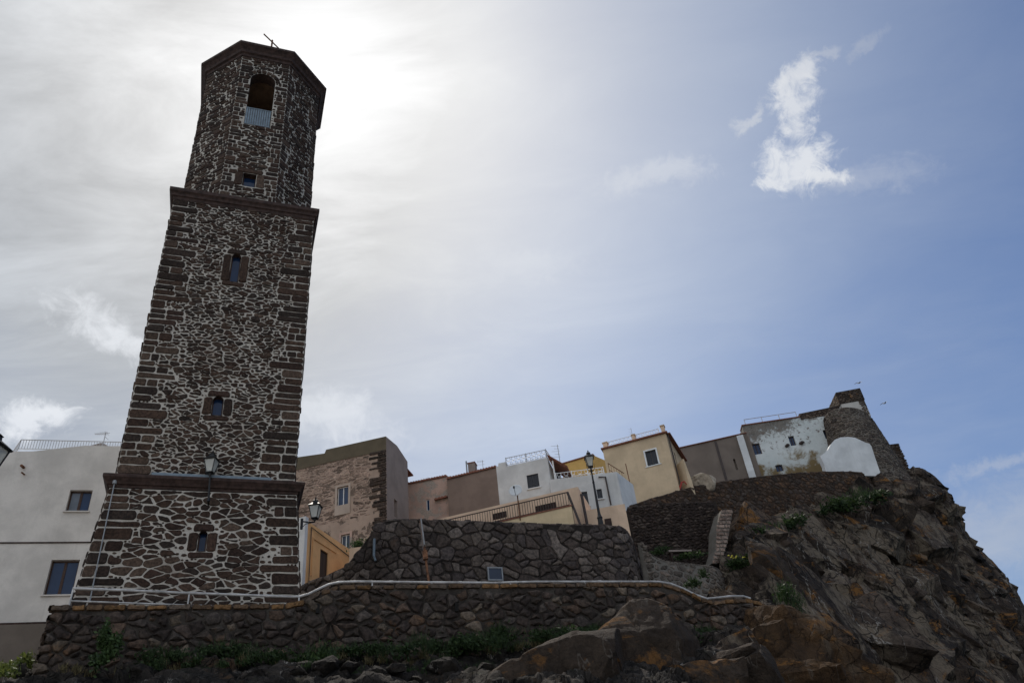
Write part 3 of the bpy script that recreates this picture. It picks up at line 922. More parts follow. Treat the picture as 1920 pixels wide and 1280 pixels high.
for j_ in range(1, 8):        # steepen the main face
    for i_ in range(3, 8):
        y0 = ctrl[0][i_].y; p_ = ctrl[j_][i_]; ctrl[j_][i_] = p_ * ((y0 - (y0 - p_.y) * (.62 if i_ > 3 else .8)) / p_.y)
G = spline_grid(ctrl, 520, 420)
amp = np.ones(G.shape[:2]); amp[:16, :] *= np.linspace(.15, 1, 16)[:, None]; amp[:, 380:] *= .5
Q, T = rockify(G, [((6.5, 6, 7.5), .5, .7)], amp.ravel(), 19, .12)


def hull_block(c, size, M, rnd, npt=15):
    """angular split block: convex hull of points scattered near the faces of a skewed box; returns verts, tris"""
    import bmesh
    bm = bmesh.new()
    for _ in range(npt):
        p = np.array([rnd.uniform(-1, 1) for _ in range(3)]); k = rnd.randrange(3)
        p[k] = math.copysign(rnd.uniform(.82, 1), p[k]); p = p * np.array(size)
        bm.verts.new(tuple(M @ p + c))
    r = bmesh.ops.convex_hull(bm, input=bm.verts)
    bmesh.ops.delete(bm, geom=[v for v in bm.verts if not v.link_faces], context='VERTS')
    bm.verts.index_update()
    V = np.array([tuple(v.co) for v in bm.verts]); F = np.array([[v.index for v in f.verts] for f in bm.faces if len(f.verts) == 3]); bm.free()
    return V, F


def subdiv(V, F, n):
    for _ in range(n):
        E = {}; nv = list(map(tuple, V)); out = []
        def mid(a, b):
            k = (a, b) if a < b else (b, a)
            if k not in E: E[k] = len(nv); nv.append(tuple((np.array(nv[a]) + np.array(nv[b])) / 2))
            return E[k]
        for a, b, c in F:
            x, y, z = mid(a, b), mid(b, c), mid(c, a); out += [(a, x, z), (x, b, y), (z, y, c), (x, y, z)]
        V = np.array(nv); F = np.array(out)
    return V, F


def joint_frame(rnd, jitter=.17):
    m = Matrix.Rotation(-.50 + rnd.gauss(0, jitter), 3, 'Y') @ Matrix.Rotation(-.35 + rnd.gauss(0, jitter), 3, 'X') @ Matrix.Rotation(.5 + rnd.gauss(0, jitter), 3, 'Z')
    return np.array(m)


cl = MB(); base_n = Q.shape[0] * Q.shape[1]
sub = Q[::2, ::2]; subT = T[::2, ::2]; nj, ni = sub.shape[:2]
cl.v = sub.reshape(-1, 3).tolist(); cl.c = [tuple(x) for x in subT.reshape(-1, 3)]
for j in range(nj - 1):
    for i in range(ni - 1):
        cl.f.append((j * ni + i, (j + 1) * ni + i, (j + 1) * ni + i + 1, j * ni + i + 1)); cl.m.append(0)
rnd = random.Random(77); du = np.gradient(G, axis=1); dv = np.gradient(G, axis=0); NN = np.cross(du, dv); NN /= np.linalg.norm(NN, axis=2, keepdims=True) + 1e-9
if NN[..., 1].mean() > 0: NN = -NN
for cnt, smin, smax, sink, sd in ((190, 2.2, 4.6, .50, 3), (430, .9, 2.1, .50, 2), (450, .25, .6, .42, 1)):
    for _ in range(cnt):
        j = int(rnd.uniform(.07, .93) * (G.shape[0] - 1)); i = int(rnd.uniform(.0, .86) * (G.shape[1] - 1))
        p = Q[j, i]; n = NN[j, i]; s_ = rnd.uniform(smin, smax)
        far = p[1]
        if far < 36: s_ *= .72
        if j < 70 and i < 400: s_ *= .6
        if i > 330 and s_ > 1.1: s_ = 1.1 + (s_ - 1.1) * .25; sink_ = .85
        else: sink_ = sink
        size = np.array([s_ * rnd.uniform(.55, 1.1), s_ * rnd.uniform(.5, .8), s_ * rnd.uniform(.7, 1.3)])
        c = p - n * s_ * sink_
        cd_ = Vector(c).dot(FW); qx, qy = 960 + FPX * Vector(c).dot(RT) / cd_, 640 - FPX * Vector(c).dot(UP) / cd_; e_ = s_ * FPX / cd_
        if (qx - e_ * .7 < 1385 and qy - e_ < 1070) or (qx - e_ * .7 < 1450 and 1040 < qy - e_ * .6 < 1165 and p[1] < 41): continue
        V, F = hull_block(c, size, joint_frame(rnd), rnd, rnd.choice((11, 14, 18)))
        V, F = subdiv(V, F, sd)
        a_ = .06 + .03 * s_
        V = V + np.stack([fbm(V, .9, 201, 4), fbm(V, .9, 211, 4), fbm(V, .9, 221, 4)], 1) * a_
        o = len(cl.v); t_ = math.exp(rnd.gauss(-.1, .5)); w_ = rnd.uniform(.95, 1.05)
        cl.v += V.tolist(); cl.c += [(t_ * w_, t_, t_ / w_)] * len(V); cl.f += [tuple(int(x) + o for x in f) for f in F]; cl.m += [0] * len(F)
for px_, py_, Y_, sx_, sy_, sz_, sd_ in ((1722, 940, 65, 1.7, 1.6, 1.6, 1), (1738, 965, 66, 1.6, 1.6, 2.0, 2), (1740, 1010, 65, 1.6, 1.6, 1.8, 3), (1775, 1026, 65.5, 2.4, 1.4, .55, 4), (1775, 1075, 64, 1.8, 1.6, 1.8, 5),
                                      (1815, 1120, 63, 1.8, 1.6, 1.9, 6), (1850, 1160, 62, 1.8, 1.8, 2.0, 7), (1690, 935, 62.5, 1.6, 1.5, 1.2, 8), (1868, 1115, 63, .9, .9, .8, 10)):
    r2 = random.Random(500 + sd_); V, F = hull_block(np.array(P(px_, py_, Y_)), np.array((sx_, sy_, sz_)), joint_frame(r2, .1) if sd_ != 4 else np.array(Matrix.Rotation(.25, 3, 'Y')), r2, 24)
    V, F = subdiv(V, F, 3); V = V + np.stack([fbm(V, 1.2, 201, 5), fbm(V, 1.2, 211, 5), fbm(V, 1.2, 221, 5)], 1) * .22
    o = len(cl.v); t_ = r2.uniform(.7, 1.3); cl.v += V.tolist(); cl.c += [(t_, t_, t_)] * len(V); cl.f += [tuple(int(x) + o for x in f) for f in F]; cl.m += [0] * len(F)
structure(cl.build('cliff', M_rock))


def boulder(name, c, size, rot, mat, label, seed, sub=5, group=None, specs=None, cat='boulder', smooth=False, lims=(.52, .86)):
    bm = __import__('bmesh').new(); bmesh = __import__('bmesh')
    bmesh.ops.create_icosphere(bm, subdivisions=sub, radius=1)
    v = np.array([tuple(x.co) for x in bm.verts]); f = [tuple(q.index for q in p.verts) for p in bm.faces]; bm.free()
    n = v.copy(); rr = np.random.RandomState(seed)
    for _ in range(15):       # flatten random sides so it reads as a split block
        d = rr.randn(3); d /= np.linalg.norm(d); lim = rr.uniform(*lims); s = v @ d
        v = v - np.outer(np.maximum(0, s - lim), d) * .985
    v = v * np.array(size)
    m = Matrix.Rotation(rot[2], 3, 'Z') @ Matrix.Rotation(rot[1], 3, 'Y') @ Matrix.Rotation(rot[0], 3, 'X')
    m = np.array(m); v = v @ m.T; n = n @ m.T
    p = v + np.array(c); d = np.zeros(len(p)); tint = np.ones(len(p)); S = max(size)
    for k, (sc, a, tl) in enumerate(specs or [((S * 1.1,) * 3, .07 * S, .6), ((S * .4,) * 3, .018 * S, .7)]):
        h, cr, cid = facet(p, sc, seed + 7 * k, tl); d += a * h - a * .4 * np.clip(1 - cr / .08, 0, 1); tint *= 1 + (cid - .5) * .3
    d += .016 * S * fbm(p, .25 * S, seed + 3, 6)
    p = p + n * d[:, None]
    b = MB(); b.v = p.tolist(); b.c = [(t, t, t) for t in tint]; b.f = f; b.m = [0] * len(f)
    return tag(b.build(name, mat, None, smooth=smooth), label, cat, group)


boulder('boulder', P(1205, 1250, 27.3), (2.3, 1.8, 2.1), (.2, .1, .3), M_rockb, 'big rounded brown boulder bedded below the right half of the front wall', 3, 6, smooth=True, lims=(.72, .96))
boulder('boulder', P(1050, 1290, 25.0), (3.4, 1.8, 1.5), (.1, -.32, .2), M_rockb, 'long tilted brown slab of bedrock left of the rounded boulder at the bottom', 8, 6, smooth=True, lims=(.62, .92))


def outcrop(parts, mat, label, seed, noise=.16):
    """solid crag: a few big split blocks grown into one another, one mesh"""
    mb = MB(); rn = random.Random(seed)
    for px, py, Y, sx, sy, sz, tilt in parts:
        M = np.array(Matrix.Rotation(tilt, 3, 'Y') @ Matrix.Rotation(rn.uniform(-.3, .3), 3, 'Z') @ Matrix.Rotation(rn.uniform(-.2, .2), 3, 'X'))
        V, F = hull_block(np.array(P(px, py, Y)), np.array((sx, sy, sz)), M, rn, 22); V, F = subdiv(V, F, 4)
        V = V + np.stack([fbm(V, 1.1, 301, 5), fbm(V, 1.1, 311, 5), fbm(V, 1.1, 321, 5)], 1) * noise
        o = len(mb.v); t_ = rn.uniform(.75, 1.25); mb.v += V.tolist(); mb.c += [(t_, t_, t_)] * len(V); mb.f += [tuple(int(x) + o for x in f) for f in F]; mb.m += [0] * len(F)
    return tag(mb.build('rock_outcrop', mat), label, 'rock')


outcrop([(1440, 1185, 32, 1.0, 1.2, .85, .5), (1490, 1200, 32, 1.5, 1.4, .8, .45), (1430, 1235, 31, 1.1, 1.3, 1.0, .1), (1500, 1245, 31, 1.5, 1.4, 1.1, .35), (1555, 1250, 32, 1.2, 1.2, .9, .5),
         (1590, 1290, 32, 1.4, 1.3, 1.0, .3), (1480, 1300, 30, 2.0, 1.5, 1.1, .2), (1405, 1215, 31, .7, 1.0, .8, -.3)], M_rocko, 'jagged rock outcrop covered in orange lichen, foot of the cliff', 21)
outcrop([(1350, 1262, 28, 1.6, 1.2, .6, -.2), (1320, 1290, 26.5, 1.5, 1.2, .8, .0), (1390, 1285, 27.5, 1.3, 1.2, .8, -.3), (1365, 1240, 29, .9, .9, .5, -.4)], M_rockb, 'broad brown rock between the rounded boulder and the orange outcrop', 34)
boulder('rock_outcrop', P(1450, 1085, 43.2), (1.4, 1.4, 2.6), (.2, -.55, .2), M_rockb, 'pale tilted crag leaning against the cliff right of the stone pillar', 41, 6, cat='rock')
boulder('boulder', P(1322, 903, 52.8), (1.25, .9, .95), (.1, -.2, .4), M_stonelt, 'sunbleached boulder on the terrace wall in front of the brown wall', 55, 4)
# pale tumbled stones at the foot of the front wall
k = 0
for px, py, s in [(610, 1246, .42), (655, 1250, .36), (700, 1262, .4), (745, 1252, .3), (640, 1272, .36), (590, 1268, .34), (560, 1262, .3), (830, 1252, .5), (875, 1270, .4), (910, 1255, .42),
                  (780, 1275, .34), (480, 1270, .4), (420, 1266, .32), (350, 1272, .34), (950, 1272, .45), (270, 1262, .4), (1000, 1250, .42)]:
    rr = random.Random(k * 3 + 1)
    YY = float(np.interp(px, [60, 620, 900, 1100], [21.6, 23.2, 24.9, 26]))
    if px in (610,): lab = 'pale tumbled stone, first of the whitish patch below the middle of the front wall'
    lab = 'pale weathered stone tumbled on the weedy slope below the front wall'
    boulder('loose_stone', P(px, py, YY), (s * rr.uniform(.9, 1.4), s, s * rr.uniform(.5, .8)), (rr.uniform(-.3, .3), rr.uniform(-.3, .3), rr.uniform(0, 3)), M_slope,
            lab, 60 + k, 4, 'loose stones on the slope below the front wall', cat='stone'); k += 1

# ------------------------------------------------------------------ bell tower
TC = Vector((30.75 * math.sin(-.432), 30.75 * math.cos(-.432), 0)); TH = .392
EX = Vector((math.cos(TH), math.sin(TH), 0)); EY = Vector((-math.sin(TH), math.cos(TH), 0)); Z3 = Vector((0, 0, 1))
ZB, Z1A, Z1, Z2A, Z2, Z3A, ZT = 7.4, 12.86, 13.33, 27.30, 27.87, 39.25, 39.98
tower = thing('bell_tower', (TC.x, TC.y, ZB), 'tall dark stone bell tower with pale mortar, square shaft and octagonal belfry', 'bell tower')
hwA = interp([(ZB, 3.58), (Z1A, 3.17)]); hwB = interp([(Z1 - .2, 3.07), (Z2A, 3.13)])
OA, OW = 3.05, 1.27


def sq(h, z): return [TC + EX * a * h + EY * b * h + Z3 * z for a, b in ((-1, -1), (1, -1), (1, 1), (-1, 1))]
def oc(a, w, z): return [TC + EX * x + EY * y + Z3 * z for x, y in ((-w, -a), (w, -a), (a, -w), (a, w), (w, a), (-w, a), (-a, w), (-a, -w))]


DIRS = [(EX, -EY), (EY, EX), (-EX, EY), (-EY, -EX)]


def face_S(hw, hm, k):
    t, n = DIRS[k]
    return lambda u, v, o: TC + t * (u * hw(v) / hm) + n * (hw(v) + o) + Z3 * v


def arched_hole(f, hm, x0, y0, x1, y1):
    r = f.rect(x0, y0, x1, y1); return (r[0] - hm, r[1], r[2] - hm, r[3])


def surround(mb, S, r, obs, rnd, lw=.24, lh=.26, side=.34):
    a, b, c, d = r
    emit_stone(mb, S, [(a - lw, d - .02), (c + lw, d - .02), (c + lw * .8, d + lh), (a - lw * .8, d + lh)], .05, pal(rnd, DK[:3]), 0, rnd, .02, .05)
    emit_stone(mb, S, [(a - side, b), (a - .01, b), (a - .01, d - .05), (a - side, d - .05)], .05, pal(rnd, DK[:3]), 0, rnd, .02, .05)
    emit_stone(mb, S, [(c + .01, b), (c + side, b), (c + side, d - .05), (c + .01, d - .05)], .05, pal(rnd, DK[:3]), 0, rnd, .02, .05)
    emit_stone(mb, S, [(a - side * .8, b - .24), (c + side * .8, b - .24), (c + side * .8, b - .02), (a - side * .8, b - .02)], .06, pal(rnd, DK[:3]), 0, rnd, .02, .05)
    obs.append((a - side - .02, b - .26, c + side + .02, d + lh + .02))


def tower_section(name, hw, z0, z1, holes, cell, gap, seed, hrow, lmin, lmax, tag_label=None):
    hm = (hw(z0) + hw(z1)) / 2
    mb = MB()
    for k in range(4):
        S = face_S(hw, hm, k); obs = []
        hp = [arch(h) for h in holes] if k == 0 else []
        tess(mb, lambda u, v: S(u, v, 0), [(-hm, z0), (hm, z0), (hm, z1), (-hm, z1)], hp, 1)
        for h in hp:
            for i in range(len(h)):
                a, b = h[i], h[(i + 1) % len(h)]
                mb.poly([S(*a, .03), S(*b, .03), S(*b, -.45), S(*a, -.45)], 2)
            tess(mb, lambda u, v: S(u, v, -.45), h, [], 2)
        rnd = random.Random(seed + k); mb.log = []
        if k == 0:
            for h in holes:
                obs.append((h[0] - .02, h[1], h[2] + .02, h[3]))
        for h in (holes if k == 0 else []):
            surround(mb, S, h, obs, rnd)
        if k == 2: continue
        quoins(mb, S, -hm, 1, z0, z1, hrow, .05, .05, DK, 0, seed + 10 + k, obs, lmin, lmax, k % 2)
        quoins(mb, S, hm, -1, z0, z1, hrow, .05, .05, DK, 0, seed + 20 + k, obs, lmin, lmax, (k + 1) % 2)
        masonry(mb, S, -hm, hm, z0, z1, cell[0], cell[1], gap, .04, DK, 0, seed + k, obs, .46, .24, jag=.022, bev=.02)
        chinking(mb, S, -hm + .05, hm - .05, z0, z1, DK, 0, seed + 60 + k, holes if k == 0 else ())
    return mb.build(name, [M_tst, M_tmo, M_cor], tower), hm


def fplane(h): return Facade.plan(TC - EX * h - EY * h, TC + EX * h - EY * h)


hmA = (hwA(ZB) + hwA(Z1A)) / 2; hmB = (hwB(Z1) + hwB(Z2A)) / 2
w5 = arched_hole(fplane(hwA(10.2)), hwA(10.2), 374, 993, 385, 1033)
w5 = tuple(x * (hmA / hwA(10.2)) if i % 2 == 0 else x for i, x in enumerate(w5))
fB = fplane(hmB)
w4 = arched_hole(fB, hmB, 400, 742, 416, 779); w3 = arched_hole(fB, hmB, 436, 476, 446, 530)
tower_section('base', hwA, ZB, Z1A, [w5], (.40, .20), .05, 100, .36, .6, 1.35)
tower_section('shaft', hwB, Z1 - .2, Z2A, [w4, w3], (.28, .145), .052, 200, .34, .5, 1.45)


def pane_in(S, r, name='window', o=-.22):
    mb = MB(); a, b, c, d = r
    fr = .045
    for (x0, z0, x1, z1) in ((a, b, a + fr, d - .1), (c - fr, b, c, d - .1), (a, b, c, b + fr)):
        mb.poly([S(x0, z0, o + .02), S(x1, z0, o + .02), S(x1, z1, o + .02), S(x0, z1, o + .02)])
    w = mb.build(name, M_wood, tower)
    q = MB(); tess(q, lambda u, v: S(u, v, o), arch(r) if r[3] - r[1] > 1.05 * (r[2] - r[0]) and name == 'window' else rpoly(r), [])
    q.build('pane', M_glassb, w)


pane_in(face_S(hwA, hmA, 0), w5); pane_in(face_S(hwB, hmB, 0), w4); pane_in(face_S(hwB, hmB, 0), w3)


def cornice(name, prof, shape):
    mb = MB(); mb.loft([shape(h, z) for h, z in prof]); return mb.build(name, M_cor, tower)


cornice('cornice', [(3.10, Z1A + .02), (3.20, Z1A + .02), (3.22, Z1A + .10), (3.28, Z1A + .12), (3.32, Z1A + .2), (3.40, Z1A + .30), (3.43, Z1A + .33), (3.43, Z1 - .04), (3.38, Z1), (3.0, Z1 + .10)], sq)
cornice('cornice', [(3.05, Z2A - .05), (3.17, Z2A - .05), (3.19, Z2A + .12), (3.25, Z2A + .14), (3.27, Z2A + .28), (3.33, Z2A + .34), (3.36, Z2A + .36), (3.36, Z2 - .02), (3.30, Z2 + .02), (2.9, Z2 + .05)], sq)
def oc_s(a, z): return oc(a, OW * a / OA, z)
cornice('cornice', [(2.95, Z3A - .12), (3.11, Z3A - .12), (3.13, Z3A + .05), (3.23, Z3A + .1), (3.26, Z3A + .28), (3.38, Z3A + .42), (3.47, Z3A + .5), (3.49, Z3A + .52), (3.49, ZT - .04), (3.46, ZT), (2.6, ZT + .25), (.3, ZT + .8)], oc_s)

# octagonal belfry
pts8 = [(-OW, -OA), (OW, -OA), (OA, -OW), (OA, OW), (OW, OA), (-OW, OA), (-OA, OW), (-OA, -OW)]
W8 = [TC + EX * x + EY * y for x, y in pts8]
mb = MB()
fO = Facade.plan(W8[0], W8[1])
bl = fO.sz(457, 232); br = fO.sz(506, 241); tp = fO.sz(490, 138)
belf = (bl[0], (bl[1] + br[1]) / 2, br[0], tp[1])
w2 = fO.rect(457, 324, 478, 352)
for k in range(8):
    A, B = W8[k], W8[(k + 1) % 8]; f = Facade.plan(A, B); L = f.len
    S = (lambda f: lambda u, v, o: f.w(u, v, o))(f)
    holes = []; obs = []
    if k == 0:
        hb = arch(belf, 10); hw2 = rpoly(w2); holes = [hb, hw2]
    tess(mb, lambda u, v: f.w(u, v, 0), [(0, Z2 - .1), (L, Z2 - .1), (L, Z3A), (0, Z3A)], holes, 1)
    rnd = random.Random(400 + k); mb.log = []
    if k == 0:
        jambs(mb, f, hw2, .5, 2)
        for i in range(len(hb)):
            a, b = hb[i], hb[(i + 1) % len(hb)]; mb.poly([f.w(*a), f.w(*b), f.w(*b, -.6), f.w(*a, -.6)], 0 if False else 2)
        obs.append((belf[0] - .02, belf[1] - .02, belf[2] + .02, belf[3] + .02))
        n = 9; cx = (belf[0] + belf[2]) / 2; rw = (belf[2] - belf[0]) / 2; zc = belf[3] - rw
        for i in range(n):     # voussoirs
            t0, t1 = math.pi * i / n + .02, math.pi * (i + 1) / n - .02
            emit_stone(mb, S, [(cx + math.cos(t) * r_, zc + math.sin(t) * r_) for t, r_ in ((t0, rw + .01), (t0, rw + .26), (t1, rw + .26), (t1, rw + .01))], .05, pal(rnd, DK), 0, rnd, .008, .02)
        obs.append((belf[0] - .28, zc, belf[2] + .28, belf[3] + .28))
        emit_stone(mb, S, [(w2[0] - .42, w2[1]), (w2[0] - .02, w2[1]), (w2[0] - .02, w2[3]), (w2[0] - .36, w2[3])], .05, pal(rnd, DK), 0, rnd, .02, .03)
        emit_stone(mb, S, [(w2[2] + .02, w2[1]), (w2[2] + .42, w2[1]), (w2[2] + .36, w2[3]), (w2[2] + .02, w2[3])], .05, pal(rnd, DK), 0, rnd, .02, .03)
        emit_stone(mb, S, [(w2[0] - .3, w2[3] + .02), (w2[2] + .3, w2[3] + .02), (w2[2] + .3, w2[3] + .3), (w2[0] - .3, w2[3] + .3)], .05, pal(rnd, DK), 0, rnd, .02, .03)
        obs.append((w2[0] - .44, w2[1], w2[2] + .44, w2[3] + .32))
    if k in (4, 5, 3): continue
    quoins(mb, S, 0, 1, Z2, Z3A - .1, .30, .05, .045, DK, 0, 420 + k, obs, .3, .75, k % 2)
    quoins(mb, S, L, -1, Z2, Z3A - .1, .30, .05, .045, DK, 0, 440 + k, obs, .3, .75, (k + 1) % 2)
    masonry(mb, S, 0, L, Z2, Z3A - .1, .40, .15, .055, .04, DK, 0, 460 + k, obs, .33, .22, jag=.018, bev=.018)
    chinking(mb, S, .05, L - .05, Z2, Z3A - .1, DK, 0, 480 + k, [belf, w2] if k == 0 else (), (.09, .06))
mb.build('belfry', [M_tst, M_tmo, M_cor], tower)
# bell chamber behind the arch
mb = MB(); dx, nn = fO.v3()
a0, b0, c0, d0 = belf
ch = arch((a0 - .3, b0 - .1, c0 + .3, d0 + .35), 10)
for i in range(len(ch)):
    a, b = ch[i], ch[(i + 1) % len(ch)]; mb.poly([fO.w(*a, -.6), fO.w(*b, -.6), fO.w(*b, -3.4), fO.w(*a, -3.4)])
tess(mb, lambda u, v: fO.w(u, v, -3.4), ch, [])
mb.build('bell_chamber', M_int, tower)
mb = MB(); zr0 = b0 + .02; zr1 = fO.sz(482, 205)[1]; n = 11
mb.box(fO.w(a0 + .01, zr1 - .06, -.02), dx * (c0 - a0 - .02), nn * .06, Z3 * .06); mb.box(fO.w(a0 + .01, zr0, -.02), dx * (c0 - a0 - .02), nn * .05, Z3 * .05)
for i in range(n):
    u = a0 + .02 + (c0 - a0 - .04) * i / n
    mb.box(fO.w(u, zr0 + .05, -.01), dx * ((c0 - a0) / n * .78), nn * .03, Z3 * (zr1 - zr0 - .11))
mb.build('railing', M_lead, tower)
mb = MB()
fr = .05
mb.box(fO.w(w2[0], w2[1], -.3), dx * fr, nn * .04, Z3 * (w2[3] - w2[1])); mb.box(fO.w(w2[2] - fr, w2[1], -.3), dx * fr, nn * .04, Z3 * (w2[3] - w2[1]))
mb.box(fO.w(w2[0] + fr, w2[1], -.3), dx * (w2[2] - w2[0] - 2 * fr), nn * .04, Z3 * fr); mb.box(fO.w(w2[0] + fr, w2[3] - fr, -.3), dx * (w2[2] - w2[0] - 2 * fr), nn * .04, Z3 * fr)
wo_ = mb.build('window', M_wood, tower); q = MB(); tess(q, lambda u, v: fO.w(u, v, -.29), rpoly(w2), []); q.build('pane', M_glassb, wo_)
# iron cross on the roof
mb = MB()
def yproj(p): d = p.dot(FW); return 640 - FPX * p.dot(UP) / d, 960 + FPX * p.dot(RT) / d
cb = TC - EY * 2.5 + EX * .15
zc = ZT
while yproj(cb + Z3 * zc)[0] > 80: zc += .05
mb.tube([cb + Z3 * (ZT - .1), cb + Z3 * (zc + .18)], .05, 6)
cd = (EX * .80 + EY * .62 - Z3 * .05)
mb.tube([cb + Z3 * zc - cd * .62, cb + Z3 * zc + cd * .62], .045, 6); mb.build('cross', M_rust, tower)
# conduit up the left of the tower base and pale flashing on the first ledge
S = face_S(hwA, hmA, 0); mb = MB()
fA0 = fplane(hwA(12.6)); fA1 = fplane(hwA(8.9))
p0 = fA0.sz(215, 908); p1 = fA1.sz(169, 1128)
mb.tube([fA0.w(p0[0], p0[1], .10), fA1.w(p1[0], p1[1], .10)], .02, 6); mb.lathe(fA0.w(p0[0], p0[1] - .02, .1), [(.0, 0), (.07, 0), (.07, .12), (0, .12)], 8)
mb.build('conduit', M_gpipe, tower)
mb = MB(); mb.box(TC - EX * 1.9 - EY * 3.38 + Z3 * (Z1 + .0), EX * 4.1, EY * .2, Z3 * .10); mb.build('flashing', M_lead, tower)


# ------------------------------------------------------------------ lamps
def lantern(root, base, s, glass_label=None):
    """four-sided tapering lantern: frame part with panes and finial; base = underside point"""
    b = Vector(base); mb = MB()
    def ring(h, z): return [b + Vector((x * h, y * h, z * s)) for x, y in ((-1, -1), (1, -1), (1, 1), (-1, 1))]
    lo, hi, H = .115 * s, .215 * s, .52
    mb.loft([ring(.03 * s, -.12), ring(.06 * s, -.04), ring(lo + .02 * s, -.02), ring(lo + .02 * s, .02)])
    mb.loft([ring(hi + .03 * s, H), ring(hi + .05 * s, H + .03), ring(hi * .72, H + .14), ring(hi * .42, H + .2), ring(hi * .40, H + .27), ring(hi * .5, H + .28), ring(hi * .3, H + .33)])
    for x, y in ((-1, -1), (1, -1), (1, 1), (-1, 1)):
        mb.tube([b + Vector((x * lo, y * lo, .0)), b + Vector((x * hi, y * hi, H * s))], .018 * s, 6)
    fr = mb.build('lantern', M_black, root)
    c4 = ((-1, -1), (1, -1), (1, 1), (-1, 1))
    for k in range(4):
        q = MB(); (x0, y0), (x1, y1) = c4[k], c4[(k + 1) % 4]; e = .94
        pts = [b + Vector((x0 * lo * e, y0 * lo * e, .02 * s)), b + Vector((x1 * lo * e, y1 * lo * e, .02 * s)), b + Vector((x1 * hi * e, y1 * hi * e, H * s)), b + Vector((x0 * hi * e, y0 * hi * e, H * s))]
        nrm = (pts[1] - pts[0]).cross(pts[3] - pts[0]).normalized() * .006
        q.loft([[p - nrm for p in pts], [p + nrm for p in pts]]); q.build('pane', M_lglass, fr)
    q = MB(); q.lathe(b + Vector((0, 0, (H + .33) * s)), [(.02 * s, -.02 * s), (.02 * s, .03 * s), (.045 * s, .07 * s), (.03 * s, .11 * s), (0.002, .16 * s)], 10); q.build('finial', M_black, fr)
    q = MB(); q.lathe(b + Vector((0, 0, .06 * s)), [(.02 * s, 0), (.05 * s, .06 * s), (.05 * s, .16 * s), (.01 * s, .22 * s)], 8); q.build('bulb', M_wframe, fr)
    return fr


# lamp on the front of the tower
p = P(391, 938, 24.6); fA = fplane(hwA(12.4) + .0)
u, z = fA.sz(391, 938, .35); foot = fA.w(u, z, .35); top = fA.w(*fA.sz(394, 886, .35), .35)
t = thing('wall_lamp', foot, 'lantern on an upright bracket over the front of the bell tower at its lowest ledge', 'street lamp', 'lantern street lamps')
mb = MB(); mb.tube([foot - Vector((fA.n.x, fA.n.y, 0)) * .42, foot, Vector((top.x, top.y, top.z))], [.035, .04, .028], 8)
mb.lathe(foot, [(.0, -.06), (.06, -.03), (.06, .05), (.02, .1)], 8); mb.tube([foot + Z3 * .9, foot + Z3 * .9 - Vector((fA.n.x, fA.n.y, 0)) * .4], .02, 6)
mb.build('bracket', M_black, t)
lantern(t, top, .92)
# lamp beside the tower, over the orange house
b = P(590, 977, 26.8); c = P(566, 977, 26.4)
t = thing('wall_lamp', (b.x, b.y, b.z - .1), 'black lantern bracketed at the right edge of the tower, before the orange house', 'street lamp', 'lantern street lamps')
mb = MB(); mb.tube([c, (c + b) / 2 - Z3 * .03, b - Z3 * .02, b + Z3 * .06], .028, 8); mb.tube([c - Z3 * .25, c - Z3 * .1 + (b - c) * .3, b - Z3 * .03], .015, 6); mb.lathe(c - Z3 * .3, [(.05, 0), (.05, .4)], 8)
mb.build('bracket', M_black, t); lantern(t, b + Z3 * .12, .88)
# lamp post on the bastion
b = P(1127, 984, 39.3); h = P(1104, 877, 39.3).z - b.z
b = Vector((b.x, b.y, b.z - .4)); h += .4
t = thing('street_lamp', b, 'tall black lamp post with a lantern top on the stone bastion before the white house', 'street lamp', 'lantern street lamps')
mb = MB(); mb.lathe(b, [(.20, 0), (.20, .12), (.15, .2), (.13, .75), (.16, .8), (.10, .95), (.075, 1.1), (.055, h * .75), (.07, h * .76), (.05, h * .79), (.045, h - .3), (.075, h - .2), (.05, h - .1), (.04, h)], 12)
mb.build('pole', M_black, t)
mb = MB()
for sx in (-1, 1): mb.tube([b + Vector((0, 0, h - .25)), b + Vector((sx * .2, 0, h - .1)), b + Vector((sx * .22, 0, h + .25))], .015, 6)
mb.build('cradle', M_black, t); lantern(t, b + Z3 * (h + .05), 1.05)
# big lamp cropped by the left edge
b = P(-33, 893, 12.6)
t = thing('street_lamp', (b.x, b.y, 1.0), 'dark lantern cropped by the left edge of the picture, in front of the white house', 'street lamp', 'lantern street lamps')
mb = MB(); mb.tube([(b.x, b.y, 1.0), (b.x, b.y, b.z)], .06, 10); mb.build('pole', M_black, t); lantern(t, b + Z3 * .08, 1.0)

# ------------------------------------------------------------------ front wall, handrail
WA = Vector((-14.85, 22.4)); WD = Vector((.9245, .381))
wp = Path([WA + Vector((-.55, 1.9)), WA + Vector((-.35, .75)), WA, WA + WD * 10, WA + WD * 21.3, WA + WD * 23.3 + Vector((.05, -.15)), Vector((9.2, 32.6)), Vector((10.0, 34.5))])
tpx = [(75, 1128), (95, 1134), (560, 1131), (575, 1124), (592, 1110), (610, 1102), (640, 1095), (900, 1093), (1240, 1090), (1270, 1097), (1300, 1111), (1330, 1127), (1365, 1123), (1400, 1121), (1425, 1126), (1445, 1137), (1462, 1152)]
tu = [wp.hit(*q) for q in tpx]
ztop = interp([(0, tu[1][1])] + tu[1:] + [(wp.length(), tu[-1][1] - .6)])
bpx = [(110, 1275), (300, 1255), (620, 1250), (900, 1238), (1100, 1212), (1250, 1205), (1340, 1195), (1440, 1180)]
bu = [wp.hit(*q) for q in bpx]; zb0 = interp([(0, 4.9)] + [(a, z - .9) for a, z in bu] + [(wp.length(), bu[-1][1] - .5)])
